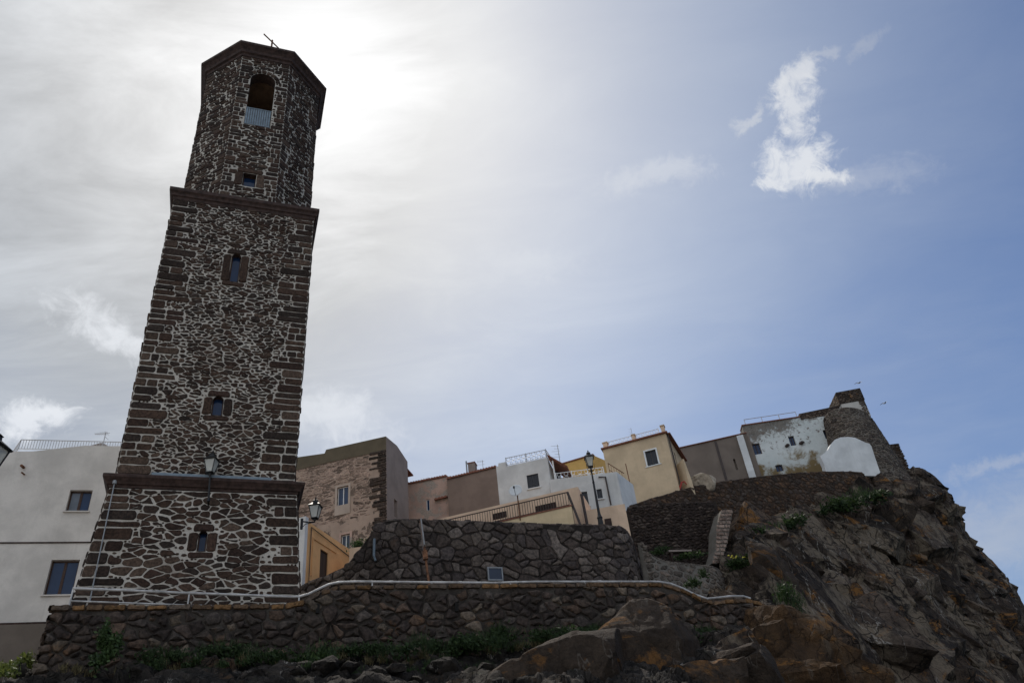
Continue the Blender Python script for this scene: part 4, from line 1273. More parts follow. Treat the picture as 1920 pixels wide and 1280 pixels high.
fw, SF = stone_wall('retaining_wall', wp, ztop, zb0, .6, [M_fst, M_fmo], FS, (.37, .26), .05, .085, 31,
                    'long dark field stone wall under the handrail, in front of the bell tower', batter=.04, coping=.14, bulge=.045, jag=.04, bev=.05, drop=.30, jit=.52)
# drain slots read as small dark holes in the wall
for i, (x, y) in enumerate([(596, 1140), (857, 1137)]):
    u, z = wp.hit(x, y); mb = MB()
    mb.box(SF(u - .06, z - .14, .02), SF(u + .06, z - .14, .02) - SF(u - .06, z - .14, .02), Vector((WD.y, -WD.x, 0)) * .09, Z3 * .3)
    o = mb.build('weep_hole', M_dark, fw)

rail = thing('handrail', SF(wp.hit(600, 1100)[0], ztop(8), -.25), 'pale metal handrail running along the top of the front stone wall', 'handrail')
mb = MB(); pl = []
for x, y in [(135, 1098), (240, 1102), (350, 1107), (460, 1111), (545, 1114.5), (562, 1114), (580, 1109), (598, 1100), (617, 1091), (638, 1086.5), (670, 1085.5), (800, 1087), (930, 1088), (1010, 1086), (1240, 1086), (1262, 1090), (1285, 1099), (1308, 1111), (1330, 1118.5), (1350, 1117), (1375, 1114), (1400, 1114), (1413, 1118)]:
    u, z = wp.hit(x, y); pl.append(SF(u, z, -.05))
mb.tube(pl, .042, 8)
for a_, b_ in zip(pl[:-1], pl[1:]):
    if (b_ - a_).length > .8: m_ = a_.lerp(b_, .5); e_ = (b_ - a_).normalized() * .06; mb.tube([m_ - e_, m_ + e_], .052, 8)
mb.build('top_rail', M_rail, rail)
mb = MB(); pl = [SF(*wp.hit(x, y), -.05) for x, y in [(131, 1122), (240, 1126), (350, 1130), (460, 1133), (572, 1137)]]
mb.tube(pl, .028, 8); mb.build('lower_rail', M_rail, rail)
for x, y in [(136, 1098), (355, 1107), (562, 1114), (700, 1086), (812, 1087), (960, 1087), (1100, 1086), (1235, 1086), (1330, 1118), (1410, 1117)]:
    u, z = wp.hit(x, y); mb = MB(); mb.tube([SF(u, ztop(u) - .1, -.05), SF(u, z, -.05)], .026, 8); mb.lathe(SF(u, ztop(u) - .02, -.05), [(.06, 0), (.06, .04)], 8); mb.build('post', M_rail, rail)

# leaning sign post by the handrail
u, z = wp.hit(815, 1090); p0 = SF(u, z - .3, -.5); p1 = P(789, 976, p0.y + .2)
t = thing('sign_post', p0, 'leaning rusty post with a sign seen edge-on, behind the handrail', 'sign post')
mb = MB(); mb.tube([p0, p1], .045, 8); mb.build('post', M_rust, t)
d = (p1 - p0).normalized(); mb = MB(); e = Vector((-.21, .978, 0))
mb.box(p1 - d * 1.15 - e * .35 + Vector((-.02, -.05, 0)), e * .7, Vector((.035, -.01, 0)), d * 1.1); mb.build('sign_plate', M_gpipe, t)
mb = MB(); mb.box(p1 - d * 1.62 - e * .1 + Vector((-.09, -.06, 0)), e * .2, Vector((.18, -.02, 0)), d * .34); mb.build('clamp_box', M_rust, t)

# ------------------------------------------------------------------ bastion wall and rubble walls
def pxy(px, py, Y): v = P(px, py, Y); return (v.x, v.y)
bp = Path([pxy(556, 1090, 36.2), pxy(600, 1080, 35.3), pxy(640, 1060, 34.7), pxy(685, 1010, 34.0), pxy(725, 975, 33.7), pxy(800, 970, 34.6), pxy(1000, 975, 36.7), pxy(1150, 978, 38.2), pxy(1182, 985, 38.9), pxy(1196, 1000, 40.5), pxy(1200, 1000, 47)], 2)
tu = [bp.hit(x, y) for x, y in [(572, 1086), (600, 1078), (640, 1060), (662, 1032), (678, 1008), (692, 990), (706, 976), (724, 969), (760, 967), (850, 969), (1000, 975), (1100, 978), (1160, 980), (1180, 985)]]
bt = interp([(0, tu[0][1] - .1)] + tu + [(bp.length(), tu[-1][1])])
bx = bp.hit(930, 1073)
bw, SB = stone_wall('bastion_wall', bp, bt, lambda u: 7.2, .9, [M_bst, M_bmo], BS, (.50, .36), .04, .06, 77,
                    'curved grey brown bastion wall of large fitted stones, carrying the lamp post', batter=.05, bulge=.03, jag=.04, bev=.045, drop=.3, jit=.52)
# small square meter box window set in it
u0, z0 = bp.hit(917, 1086); u1, z1 = bp.hit(943, 1061); t = thing('meter_box', SB(u0, z0, .05), 'small dark glazed box with a pale frame low in the bastion wall', 'meter box')
mb = MB(); a = SB(u0, z0, .02); b2 = SB(u1, z0, .02); dxx = b2 - a; n2 = Vector((dxx.y, -dxx.x, 0)).normalized(); H = z1 - z0; fr = .06; dn = dxx.normalized()
for o_, ax_, h_ in ((a, dxx, fr), (a + Z3 * (H - fr), dxx, fr)): mb.box(o_, ax_, n2 * .12, Z3 * h_)
for o_ in (a, a + dxx - dn * fr): mb.box(o_ + Z3 * fr, dn * fr, n2 * .12, Z3 * (H - 2 * fr))
mb.build('frame', M_gpipe, t); mb = MB(); mb.box(a + dn * fr + Z3 * fr, dxx - dn * 2 * fr, n2 * .09, Z3 * (H - 2 * fr)); mb.build('pane', M_glass, t)
# blue pipe with a tap on the turning flank
u, z = bp.hit(697, 1040); mb = MB(); mb.tube([SB(u, z, .12), SB(u, z + .85, .12)], .06, 8); mb.tube([SB(u + .12, z - .25, .14), SB(u + .02, z, .14)], .05, 8)
tag(mb.build('standpipe', M_lead), 'short blue grey pipe fixed to the dark flank of the bastion', 'pipe')

gp = Path([pxy(1186, 1008, 39.6), pxy(1215, 1020, 39.3), pxy(1260, 1045, 40.0), pxy(1300, 1050, 40.8), pxy(1340, 1052, 41.4), pxy(1362, 1052, 42.2), pxy(1372, 1052, 44.0)], 1)
tu = [gp.hit(x, y) for x, y in [(1190, 1010), (1215, 1020), (1240, 1036), (1262, 1045), (1300, 1049), (1345, 1053)]]
gt = interp([(0, tu[0][1])] + tu + [(gp.length(), tu[-1][1])])
stone_wall('parapet_wall', gp, gt, lambda u: 7.4, .5, [M_fst, M_gmo], [(.10, .085, .073), (.085, .072, .062), (.12, .10, .085)], (.42, .30), .10, .035, 91,
           'light grey rubble parapet wall curving from the bastion to the cliff', batter=.1, bulge=.015, jag=.03, bev=.05)

dp = Path([pxy(1176, 950, 46.0), pxy(1250, 950, 46.2), pxy(1345, 950, 46.8)])
tu = [dp.hit(x, y) for x, y in [(1176, 951), (1240, 944), (1345, 940)]]
stone_wall('rubble_wall', dp, interp([(0, tu[0][1])] + tu), lambda u: 11.0, .6, [M_dst, M_dmo], [(.034, .025, .022), (.045, .033, .028), (.028, .021, .019), (.06, .047, .04)], (.30, .19), .05, .06, 93,
           'very dark rubble wall behind the little patio, left of the stone pillar', bulge=.03, jag=.03, bev=.05)

hp_ = [(1170, 950, 46.6), (1215, 940, 48.2), (1260, 930, 50), (1360, 920, 52.5), (1450, 910, 55), (1550, 905, 58), (1640, 905, 61), (1690, 905, 64.5), (1712, 905, 70), (1716, 905, 78)]
hpt = Path([pxy(*q) for q in hp_], 1)
tu = [hpt.hit(x, y) for x, y in [(1178, 948), (1230, 930), (1262, 920), (1300, 908), (1350, 899), (1400, 891), (1440, 886), (1500, 880), (1560, 877), (1640, 879), (1680, 885), (1704, 897)]]
htop = interp([(0, tu[0][1])] + tu + [(hpt.length(), tu[-1][1])])
hbot = interp([(hpt.hit(1178, 1000)[0], 14.0), (hpt.hit(1380, 1000)[0], 16.5), (hpt.hit(1500, 965)[0], 19.5), (hpt.hit(1640, 925)[0], 22.5), (hpt.length(), 21)])
stone_wall('terrace_wall', hpt, htop, hbot, .8, [M_hst, M_hmo], HS, (.46, .30), .10, .04, 95,
           'long curving brown terrace wall with orange lichen, holding up the castle above the cliff', batter=.06, bulge=.02, jag=.03, bev=.05)
# pinkish pillar in front of it
mb = MB()
a = [P(x, y, 45.0) for x, y in ((1352, 958), (1374, 958), (1366, 1012), (1352, 1052), (1335, 1052), (1345, 990))]
pf = Facade.plan(P(1335, 1000, 45.0), P(1376, 1000, 45.4))
pz = [pf.sz(x, y) for x, y in ((1353, 956), (1374, 957), (1369, 985), (1364, 1015), (1352, 1056), (1334, 1056), (1342, 1030), (1343, 990))]
slab(mb, pf, pz[::-1], 1.1, m=1)
zlo, zhi = min(p[1] for p in pz), max(p[1] for p in pz)
rnd = random.Random(4)
for zz in np.arange(zlo, zhi, .24):
    xs = []
    for i in range(len(pz)):
        (ua, za), (ub, zb_) = pz[i], pz[(i + 1) % len(pz)]
        if (za - zz - .12) * (zb_ - zz - .12) < 0: xs.append(ua + (ub - ua) * (zz + .12 - za) / (zb_ - za))
    if len(xs) < 2: continue
    ua, ub = min(xs), max(xs); m = ua + (ub - ua) * rnd.uniform(.35, .65)
    for q0, q1 in ((ua, m), (m, ub)):
        emit_stone(mb, lambda u, v, o: pf.w(u, v, o), [(q0 + .01, zz + .01), (q1 - .02, zz + .01), (q1 - .02, zz + .22), (q0 + .01, zz + .22)], .05, pal(rnd, [(.20, .145, .12), (.17, .13, .11), (.24, .18, .15)]), 0, rnd, .02, .03)
tag(mb.build('stone_pillar', [M_pil, M_gmo]), 'pinkish stone pillar standing at the right end of the patio', 'pillar')
# pink bench on the patio
f = Facade.plan(P(1252, 1030, 43.2), P(1296, 1030, 43.6)); a = f.sz(1254, 1033); b2 = f.sz(1296, 1028); dx, nn = f.v3()
t = thing('bench', f.w(a[0], a[1] - .45), 'low pinkish bench on the patio before the dark rubble wall', 'bench')
mb = MB(); mb.box(f.w(a[0], a[1] - .02), dx * (b2[0] - a[0]), nn * -.4, Z3 * .10); mb.build('seat', M_palside, t)
for uu in (a[0] + .1, b2[0] - .2):
    mb = MB(); mb.box(f.w(uu, a[1] - .9, -.05), dx * .12, nn * -.3, Z3 * .9); mb.build('leg', M_cor, t)

# ------------------------------------------------------------------ helpers for houses
def house_root(name, f, u, z, label, cat='house', group=None):
    return thing(name, f.w(u, z), label, cat, group)


def rail_bars(root, A, B, h, n, mat, r=.016, name='railing', rr=.022, low=.06, posts=()):
    A, B = Vector(A), Vector(B); mb = MB()
    mb.tube([A + Z3 * h, B + Z3 * h], rr, 6)
    if low is not None: mb.tube([A + Z3 * low, B + Z3 * low], rr * .8, 6)
    for i in range(n + 1):
        q = A.lerp(B, i / n); mb.tube([q + Z3 * (low or 0), q + Z3 * h], r, 5)
    return mb.build(name, mat, root)


def ornate_rail(root, A, B, h, mat, n_post=3, name='railing', pitch=.42):
    """terrace railing: two rails, posts, and a row of scrolls (S-shaped loops)"""
    A, B = Vector(A), Vector(B); mb = MB(); L = (B - A).length; d = (B - A) / L
    hor = Vector((d.x, d.y, 0)).normalized()
    mb.tube([A + Z3 * h, B + Z3 * h], .022, 6); mb.tube([A + Z3 * .1, B + Z3 * .1], .018, 6)
    for i in range(n_post): q = A.lerp(B, i / (n_post - 1)); mb.tube([q, q + Z3 * (h + .05)], .03, 6)
    n = max(2, int(L / pitch))
    for i in range(n):
        c = A + d * (L * (i + .5) / n) + Z3 * (.1 + (h - .1) / 2); R_ = (h - .12) * .27
        for sg in (-1, 1):
            pts = [c + Z3 * (sg * R_) + hor * (math.cos(t * math.pi / 4) * R_) + Z3 * (math.sin(t * math.pi / 4) * R_ * .95) for t in range(9)]
            mb.tube(pts, .014, 4, cap=False)
    return mb.build(name, mat, root)


def antenna(p, h, label, s=1.0, kind=0, ang=0.0):
    p = Vector(p); t = thing('antenna', p, label, 'antenna', 'rooftop aerials')
    mb = MB(); mb.tube([p, p + Z3 * h], .028 * s, 6); mb.build('mast', M_grail, t)
    ax = Vector((math.cos(ang), math.sin(ang), 0)); ay = Vector((-ax.y, ax.x, 0)); mb = MB(); top = p + Z3 * (h - .1)
    if kind == 0:
        mb.tube([top - ax * .75 * s, top + ax * .3 * s], .018 * s, 5)
        for k in range(8): q = top - ax * (.72 - .12 * k) * s; w = (.16 + .025 * k) * s; mb.tube([q - ay * w, q + ay * w], .010 * s, 4); mb.tube([q - Z3 * w * .25, q + Z3 * w * .5], .008 * s, 4)
        mb.tube([top - Z3 * .25 * s, top + ax * .3 * s - Z3 * .55 * s], .014 * s, 4)
    elif kind == 1:
        for dz, L in ((0, .55), (-.35, .5)): mb.tube([top + Z3 * dz * s - ax * L * s, top + Z3 * dz * s + ax * .2 * s], .014 * s, 4)
        for k in range(4): q = top - ax * (.5 - .15 * k) * s; mb.tube([q - ay * .22 * s, q + ay * .22 * s], .009 * s, 4)
    else:
        for k in range(5): q = top - Z3 * k * .22 * s; mb.tube([q - ax * (.3 if k % 2 else .5) * s, q + ax * .1 * s], .012 * s, 4)
    mb.build('aerial', M_grail, t); return t


def tile_eave(root, f, a, b, o, depth, slope=.25, name='roof', n=None, z_thick=.1):
    """line of half-round tiles along an eave from (u,z) a to b"""
    mb = MB(); L = math.hypot(b[0] - a[0], b[1] - a[1]); n = n or max(3, int(L / .22))
    for i in range(n):
        t0, t1 = i / n, (i + 1) / n; pr = []
        for k in range(6):
            tt = k / 5; u = a[0] + (b[0] - a[0]) * (t0 + (t1 - t0) * tt); z = a[1] + (b[1] - a[1]) * (t0 + (t1 - t0) * tt)
            pr.append((u, z + z_thick + math.sin(math.pi * tt) * .07))
        lo = [(pr[0][0], pr[0][1] - z_thick), (pr[-1][0], pr[-1][1] - z_thick)]
        L0 = [f.w(u, z, o) for u, z in [lo[0], lo[1]] + pr[::-1]]; L1 = [f.w(u, z + depth * slope, o - depth) for u, z in [lo[0], lo[1]] + pr[::-1]]
        ids0 = [mb.pt(p) for p in L0]; ids1 = [mb.pt(p) for p in L1]; m = len(ids0)
        mb.face(ids0); mb.face(ids1[::-1])
        for k in range(m): mb.face((ids0[k], ids1[k], ids1[(k + 1) % m], ids0[(k + 1) % m]))
    return mb.build(name, M_tile, root)


def box_on(root, f, x0, y0, x1, y1, mat, name, o, depth, cap=None, dz=0.0):
    r = f.rect(x0, y0, x1, y1, o); mb = MB(); dx, nn = f.v3()
    mb.box(f.w(r[0], r[1] - dz, o), dx * (r[2] - r[0]), nn * -depth, Z3 * (r[3] - r[1] + dz)); ob = mb.build(name, mat, root)
    if cap:
        q = MB(); q.box(f.w(r[0] - .05, r[3], o + .05), dx * (r[2] - r[0] + .1), nn * -(depth + .1), Z3 * .07); q.build('cap', cap, ob)
    return ob, r


# ------------------------------------------------------------------ white house on the left
f = Facade((0, 1017), (165, 1016), 34.0); dx, nn = f.v3()
zb = f.sz(45, 1168)[1]; uL, uR = f.sz(-170, 1000)[0], f.sz(262, 1000)[0]
t = house_root('white_house', f, 0, zb, 'white limewashed house at the left edge with two brown framed windows and a roof railing')
w1 = f.rect(132, 918, 165, 958); w2_ = f.rect(97, 1049, 135, 1114)
out = [(uL, zb), (uR, zb)] + [f.sz(x, y) for x, y in ((262, 835), (215, 836), (160, 835), (112, 840), (60, 846), (24, 846))] + [(uL, f.sz(24, 846)[1] + .05)]
mb = MB(); slab(mb, f, out, 9.0, [rpoly(w1), rpoly(w2_)], 0, .3); mb.build('wall', M_white, t)
for w_ in (w1, w2_): window(t, f, w_, M_wood, M_glassb, 'double', .2, .075, pane2=M_glassg if w_ is w1 else None, sill=M_white)
z_ = f.sz(80, 1017)[1]; mb = MB(); mb.box(f.w(uL, z_ - .03, 0.002), dx * (uR - uL), nn * .05, Z3 * .06); mb.build('string_course', M_cor, t)
mb = MB(); mb.box(f.w(uL, zb - .12, -.1), dx * (uR - uL), nn * .28, Z3 * .118); mb.build('base_band', M_cor, t)
for x, y, r_ in ((45, 876, .10), (46, 889, .06)):
    u, z = f.sz(x, y); mb = MB(); mb.tube([f.w(u, z, -.05), f.w(u - .05, z - .04, .3)], r_ * .7, 8); mb.build('drain_spout', M_rust, t)
a = f.sz(40, 824, -.4); zt = f.sz(40, 846, -.4)[1]; b2 = f.sz(262, 826, -.4)
rail_bars(t, f.w(a[0], zt + .1, -.4), f.w(b2[0], zt + .1, -.4), a[1] - zt - .1, 44, M_grail, .014)
A = f.w(a[0], zt + .1, -.4); rail_bars(t, A, A - Vector((f.n.x, f.n.y, 0)) * 4.2 - dx * 2.2, a[1] - zt - .1, 16, M_grail, .014)
# low pyramid roof behind the railing
g = Facade.plan(f.w(0, 0, -3.0), f.w(5, 0, -3.0)); a = g.sz(137, 840); b2 = g.sz(224, 840); c = g.sz(186, 823); mb = MB()
w_ = (b2[0] - a[0]) / 2; base = [g.w(a[0], a[1] - .6, 0), g.w(b2[0], a[1] - .6, 0), g.w(b2[0], a[1] - .6, -2 * w_), g.w(a[0], a[1] - .6, -2 * w_)]
apx = g.w(c[0], c[1] + .1, -.7); mb.loft([base, [p_ + Z3 * .45 for p_ in base], [apx + (p_ - (base[0] + base[2]) / 2) * .06 for p_ in base]])
mb.build('roof', M_palside, t)
q = g.sz(192, 826); antenna(g.w(q[0], q[1] - .5, -.3), 1.25, 'comb shaped aerial on the pyramid roof of the white house at the left', .8, 0, .1)
# plinth wall under it
mb = MB(); rr_ = [(uL, zb - 3.2), (uR - 1.2, zb - 3.2), (uR - 1.2, zb - .13), (uL, zb - .13)]
slab(mb, Facade.plan(f.w(0, 0, .3), f.w(5, 0, .3)), rr_, .5)
tag(mb.build('plinth_wall', M_plinth), 'grey brown rendered low wall below the white house at the bottom left', 'wall')

# ------------------------------------------------------------------ orange house
f = Facade((579, 978), (657, 1030), 38.5); dx, nn = f.v3()
u0, u1 = f.sz(579, 1000)[0] - .02, f.sz(657, 1040)[0]; zt = f.sz(579, 978)[1]; zb = 9.0
t = house_root('orange_house', f, 0, zb, 'small orange rendered house squeezed behind the tower, with a dark narrow shutter')
wr = f.rect(601, 1028, 614, 1076); wr = (wr[0], min(wr[1], wr[3] - 1.9), wr[2], wr[3])
mb = MB(); slab(mb, f, [(u0, zb), (u1, zb), (u1, zt), (u0, zt)], 5.0, [rpoly(wr)], 0, .2); mb.build('wall', M_orange, t)
window(t, f, wr, M_bshut, M_bshut, 'shutter', .06, .05)
mb = MB(); a = f.sz(586, 1007); b2 = f.sz(630, 1030); mb.box(f.w(a[0], a[1] - .07, .002), dx * (b2[0] - a[0]), nn * .05, Z3 * .08); c = f.sz(585, 1080); mb.box(f.w(a[0], c[1], .002), dx * .08, nn * .05, Z3 * (a[1] - .07 - c[1])); mb.build('moulding', M_orange, t)
mb = MB(); a = f.sz(578.5, 990); b2 = f.sz(655, 1037); mb.tube([f.w(u0 + .15, 9.2, .07), f.w(u0 + .15, zt - .25, .07), f.w(b2[0], zt - .5, .07)], .03, 6); mb.build('cable', M_pipe, t)
mb = MB(); mb.box(f.w(u0 - .3, zb, -.05), dx * .297, nn * -3, Z3 * (zt - zb + .25)); mb.build('white_quoin', M_white3, t)
# cream planter block right of it
g = Facade((657, 1035), (692, 1000), 38.5); 
g = Facade.plan(P(655, 1030, 40.6), P(696, 1000, 40.6)); q0 = g.sz(655, 1036); q1 = g.sz(696, 1022); mb = MB(); gd, gn = g.v3()
mb.box(g.w(q0[0], 9, 0), gd * (q1[0] - q0[0]), gn * -1.2, Z3 * (q1[1] - 9)); tag(mb.build('planter_wall', M_peach), 'peach rendered block with potted plants between the orange house and the bastion', 'planter')
PL_TOP = g.w((q0[0] + q1[0]) / 2, q1[1], -.4)

# ------------------------------------------------------------------ old stone palace
f = Facade((560, 855), (725, 818), 52.0); dx, nn = f.v3()
t = house_root('old_palace', f, 3, 15, 'weathered old stone palace with crumbling corner and one white framed window', 'house')
us = f.sz(724, 818); ul = f.sz(500, 860)[0]; ur = us[0]; zb = 13.0; ztp = us[1]
wr = f.rect(633, 914, 653, 944); wl = f.rect(640, 1003, 656, 1026)
mb = MB(); tl = [f.sz(x, y) for x, y in ((612, 843), (609, 850), (545, 859))]
slab(mb, f, [(ul, zb), (ur, zb), (ur, ztp)] + tl + [(ul, tl[-1][1])], 1.0, [rpoly(wr), rpoly(wl)], 1, .25)
SPW = lambda u, v, o: f.w(u, v, o)
obs = [(wr[0] - .3, wr[1] - .85, wr[2] + .35, wr[3] + .25), (wl[0] - .3, wl[1] - .2, wl[2] + .3, wl[3] + .3)]
ex0 = f.sz(676, 980)[0]
zq0, zq1 = f.sz(690, 1000)[1], f.sz(700, 848)[1]
quoins(mb, SPW, ur, -1, zq0, zq1, .22, .03, .09, [(.040, .030, .025), (.055, .041, .033), (.03, .024, .02)], 0, 501, obs, .45, 1.45)
zc0, zc1 = f.sz(600, 985)[1], f.sz(620, 862)[1]
masonry(mb, SPW, ul, ur - 1.2, zc0, zc1, .46, .15, .06, .012, [(.19, .135, .105), (.13, .095, .075), (.24, .175, .14), (.30, .22, .175)], 0, 503, obs, .45, .5, jag=.03, bev=.03)
mb.build('wall', [M_hst if False else M_pil, plaster('pinkish_weathered_render', (.41, .305, .235), (.21, .155, .12), .75, 1.3, .6, .93, (.15, .11, .085), .525)], t)
mb = MB(); pz = [f.sz(x, y, .004) for x, y in ((545, 884), (612, 868), (716, 846))]
tess(mb, lambda u, v: f.w(u, v, .05), [(ul, pz[0][1])] + pz[0:3] + [(ur, pz[2][1]), (ur, ztp - .003)] + [(a, z - .003) for a, z in tl] + [(ul, tl[-1][1] - .003)], [])
mb.build('parapet', plaster('mossy_dark_render', (.13, .105, .07), (.07, .06, .04), .8, 1.5), t)
for r_, nm in ((wr, 1), (wl, 0)):
    wob = window(t, f, r_, M_wframe, M_glassb if nm else M_glass, 'cross', .12, .06)
    q = MB(); a, b_, c, d = r_; e = .16
    for z0_, z1_, x0_, x1_ in ((d, d + e, a - e, c + e), (b_ - (.75 if nm else .1), b_, a - e, c + e), (b_, d, a - e, a), (b_, d, c, c + e)):
        q.box(f.w(x0_, z0_, .003), dx * (x1_ - x0_), nn * .05, Z3 * (z1_ - z0_))
    q.build('surround', plaster('pale_window_surround', (.46, .37, .30), (.3, .23, .18), .5) if nm else M_pink, wob)
# right-hand side of the palace
C0 = f.w(ur, ztp); r_ = ray(764, 862); B0 = r_ * (C0.z / r_.z)
if (B0 - C0).length > 14 or B0.y < C0.y: B0 = C0 + Vector((2.0, 7.0, 0))
g = Facade.plan(C0, B0); gd, gn = g.v3()
mb = MB(); Lg = g.len
dr = g.rect(739, 934, 745, 972)
slab(mb, g, [(0.01, zb), (Lg, zb), (Lg, ztp - .15), (Lg * .5, ztp + .25), (.01, ztp)], 1.0, [rpoly((dr[0], dr[1], max(dr[2], dr[0] + .6), dr[3]))], 0, .3)
mb.build('side_wall', M_palside, t)
mb = MB(); mb.loft([[f.w(ul, ztp - .6, -1), f.w(ur - .1, ztp - .6, -1), f.w(ur - .1, ztp - .6, -6), f.w(ul, ztp - .6, -6)], [f.w(ul, ztp - .5, -1), f.w(ur - .1, ztp - .5, -1), f.w(ur - .1, ztp - .5, -6), f.w(ul, ztp - .5, -6)]]); mb.build('roof', M_tile, t)

# ------------------------------------------------------------------ tile roofed house (pink and brown)
f = Facade((768, 907), (928, 874), 57.0); dx, nn = f.v3(); zb = 15.0
t = house_root('tile_roofed_house', f, 2, zb, 'tile roofed house with a peeling pink half and a plain brown half')
p0 = f.sz(766, 908); p1 = f.sz(839, 893)
wr = f.rect(799, 936, 806, 956)
mb = MB(); slab(mb, f, [(p0[0] - 1.2, zb), (p1[0] + .3, zb), (p1[0] + .3, p1[1]), (p0[0] - 1.2, p0[1])], 5, [rpoly(wr)], 0, .2); mb.build('wall', M_pink, t, ); 
wob = window(t, f, wr, M_wframe, M_glassb, 'single', .08, .05)
q0 = f.sz(838, 899, .35); q1 = f.sz(931, 876, .35); q2 = f.sz(836, 932, .35)
mb = MB(); slab(mb, f, [(q0[0], zb), (q1[0], zb), (q1[0], q1[1]), (q0[0], q0[1])], 1.2, [], 0, o=.35); wb = mb.build('wall', M_brown, t); wb['label'] = 'plain brown rendered half'
tile_eave(t, f, (q0[0], q0[1]), (q1[0], q1[1]), .48, 1.6, .2)
tile_eave(t, f, (p0[0] - 1.2, p0[1]), (p1[0] - .05, p1[1]), .12, 1.6, .2)
s0 = f.sz(814, 937, .3); s1 = f.sz(838, 931, .3); tile_eave(t, f, s0, s1, .3, .4, .2)
box_on(t, f, 877, 869, 891, 884, M_palside, 'chimney', -.6, .7, M_tile, .4)
u, z = f.sz(875.5, 884, -.4); mb = MB(); mb.tube([f.w(u, z - .3, -.4), f.w(u, z + .95, -.4)], .06, 8); mb.build('flue', M_gpipe, t)
u, z = f.sz(906, 880, -.6); antenna(f.w(u, z - .3, -.6), 1.15, 'thin forked aerial on the tiled roof right of its chimney', .8, 1, .1)
u, z = f.sz(803, 901, -.6); antenna(f.w(u, z - .2, -.6), .5, 'low flat aerial over the peeling pink half of the tiled house', 1.1, 1, .0)

# ------------------------------------------------------------------ yellow house far behind
f = Facade((1056, 869), (1113, 852), 63.0); dx, nn = f.v3(); a = f.sz(1052, 869); b2 = f.sz(1112, 853); zb = a[1] - 5
t = house_root('yellow_house', f, a[0], zb, 'ochre yellow house peeping out behind the white terrace and the lamp post')
mb = MB(); slab(mb, f, [(a[0], zb), (b2[0], zb), (b2[0], b2[1]), (a[0], b2[1])], 4.0, m=0, back=lambda u, z: f.w(u + 1.4, z, -4)); mb.build('wall', M_yellow, t)
mb = MB(); mb.box(f.w(a[0] - .1, b2[1] + .003, .1), dx * (b2[0] - a[0] + .15), nn * -4, Z3 * .1); mb.build('roof_edge', M_tile, t)

# ------------------------------------------------------------------ white house in the middle
f = Facade((949, 873), (1025, 857), 48.0); dx, nn = f.v3(); zb = 16.0
t = house_root('white_terrace_house', f, 1, zb, 'white house in the middle with a scroll railing on its roof and a lower terrace')
tl = f.sz(930, 874); tr = f.sz(1026, 857); wr = f.rect(987, 891, 1012, 912)
o_ = [(tl[0], zb), (tr[0], zb), (tr[0], tr[1]), (f.sz(948, 869)[0], tr[1] - .02), (f.sz(948, 866)[0], tr[1] + .32), (f.sz(934, 866)[0], tr[1] + .32), (f.sz(934, 870)[0], tr[1] + .12), (tl[0], tr[1] + .12)]
mb = MB(); slab(mb, f, o_, 5.0, [rpoly(wr)], 0, .16); mb.build('wall', M_white2, t)
window(t, f, wr, M_shut, M_shut, 'shutter', .05, .05, sill=M_white3)
a = f.sz(949, 868, -.1); ornate_rail(t, f.w(a[0], tr[1], -.1), f.w(tr[0] - .05, tr[1], -.1), .64, M_grail, 3, pitch=.32)
A = f.w(tr[0] - .05, tr[1], -.1); ornate_rail(t, A, A + Vector((.9, 3.4, 0)), .64, M_grail, 3)
# shed roof with post
a = f.sz(1029, 857, -.3); b2 = f.sz(1066, 882, -.3); mb = MB()
tess(mb, lambda u, v: f.w(u, v, -.1), [(tr[0] - .0, a[1]), (b2[0], b2[1] + .15), (b2[0], b2[1] + .27), (tr[0], a[1] + .16)], [])
slab(mb, f, [(tr[0] + .004, a[1]), (b2[0], b2[1] + .12), (b2[0], b2[1] + .22), (tr[0] + .004, a[1] + .14)], 2.6, o=-.1); mb.build('shed_roof', M_tile, t)
for k in range(7):
    pass
mb = MB(); c = f.sz(1035, 898, -.2); mb.box(f.w(tr[0] + .25, c[1] - .3, -.2), dx * .09, nn * -.09, Z3 * (a[1] - c[1] - .05)); mb.build('post', M_wframe, t)
mb = MB(); mb.box(f.w(tr[0] + .02, zb, -2.4), dx * 1.9, nn * -.4, Z3 * (b2[1] - zb + .15)); mb.build('terrace_back_wall', M_white2, t)
g0 = f.rect(1038, 872, 1046, 897, -2.39); mb = MB(); mb.box(f.w(g0[0], g0[1], -2.39), dx * max(.35, g0[2] - g0[0]), nn * .03, Z3 * (g0[3] - g0[1])); mb.build('door', M_shut, t)
# lower block
g = Facade((1040, 898), (1156, 884), 46.4); gd, gn = g.v3()
a = g.sz(1030, 899); b2 = g.sz(1156, 884)
wa = g.rect(1089, 922, 1105, 947); wb_ = g.rect(1118, 917, 1131, 934)
mb = MB(); slab(mb, g, [(a[0], zb), (b2[0], zb), (b2[0], b2[1]), (a[0], a[1])], 1.0, [rpoly(wa), rpoly(wb_)], 0, .16)
mb.build('lower_wall', M_white2, t)
window(t, g, wa, M_shut, M_shut, 'shutter', .05, .05, sill=M_white3); window(t, g, wb_, M_shut, M_shut, 'shutter', .05, .05, sill=M_white3)
C0 = g.w(b2[0], b2[1]); r_ = ray(1187, 908); B0 = r_ * (C0.z / r_.z)
if (B0 - C0).length > 9 or B0.y < C0.y: B0 = C0 + Vector((1.6, 4.5, 0))
h_ = Facade.plan(C0, B0); mb = MB(); slab(mb, h_, [(0.01, zb), (h_.len, zb), (h_.len, b2[1]), (0.01, b2[1])], .8); sw = mb.build('lower_side_wall', M_white3, t)
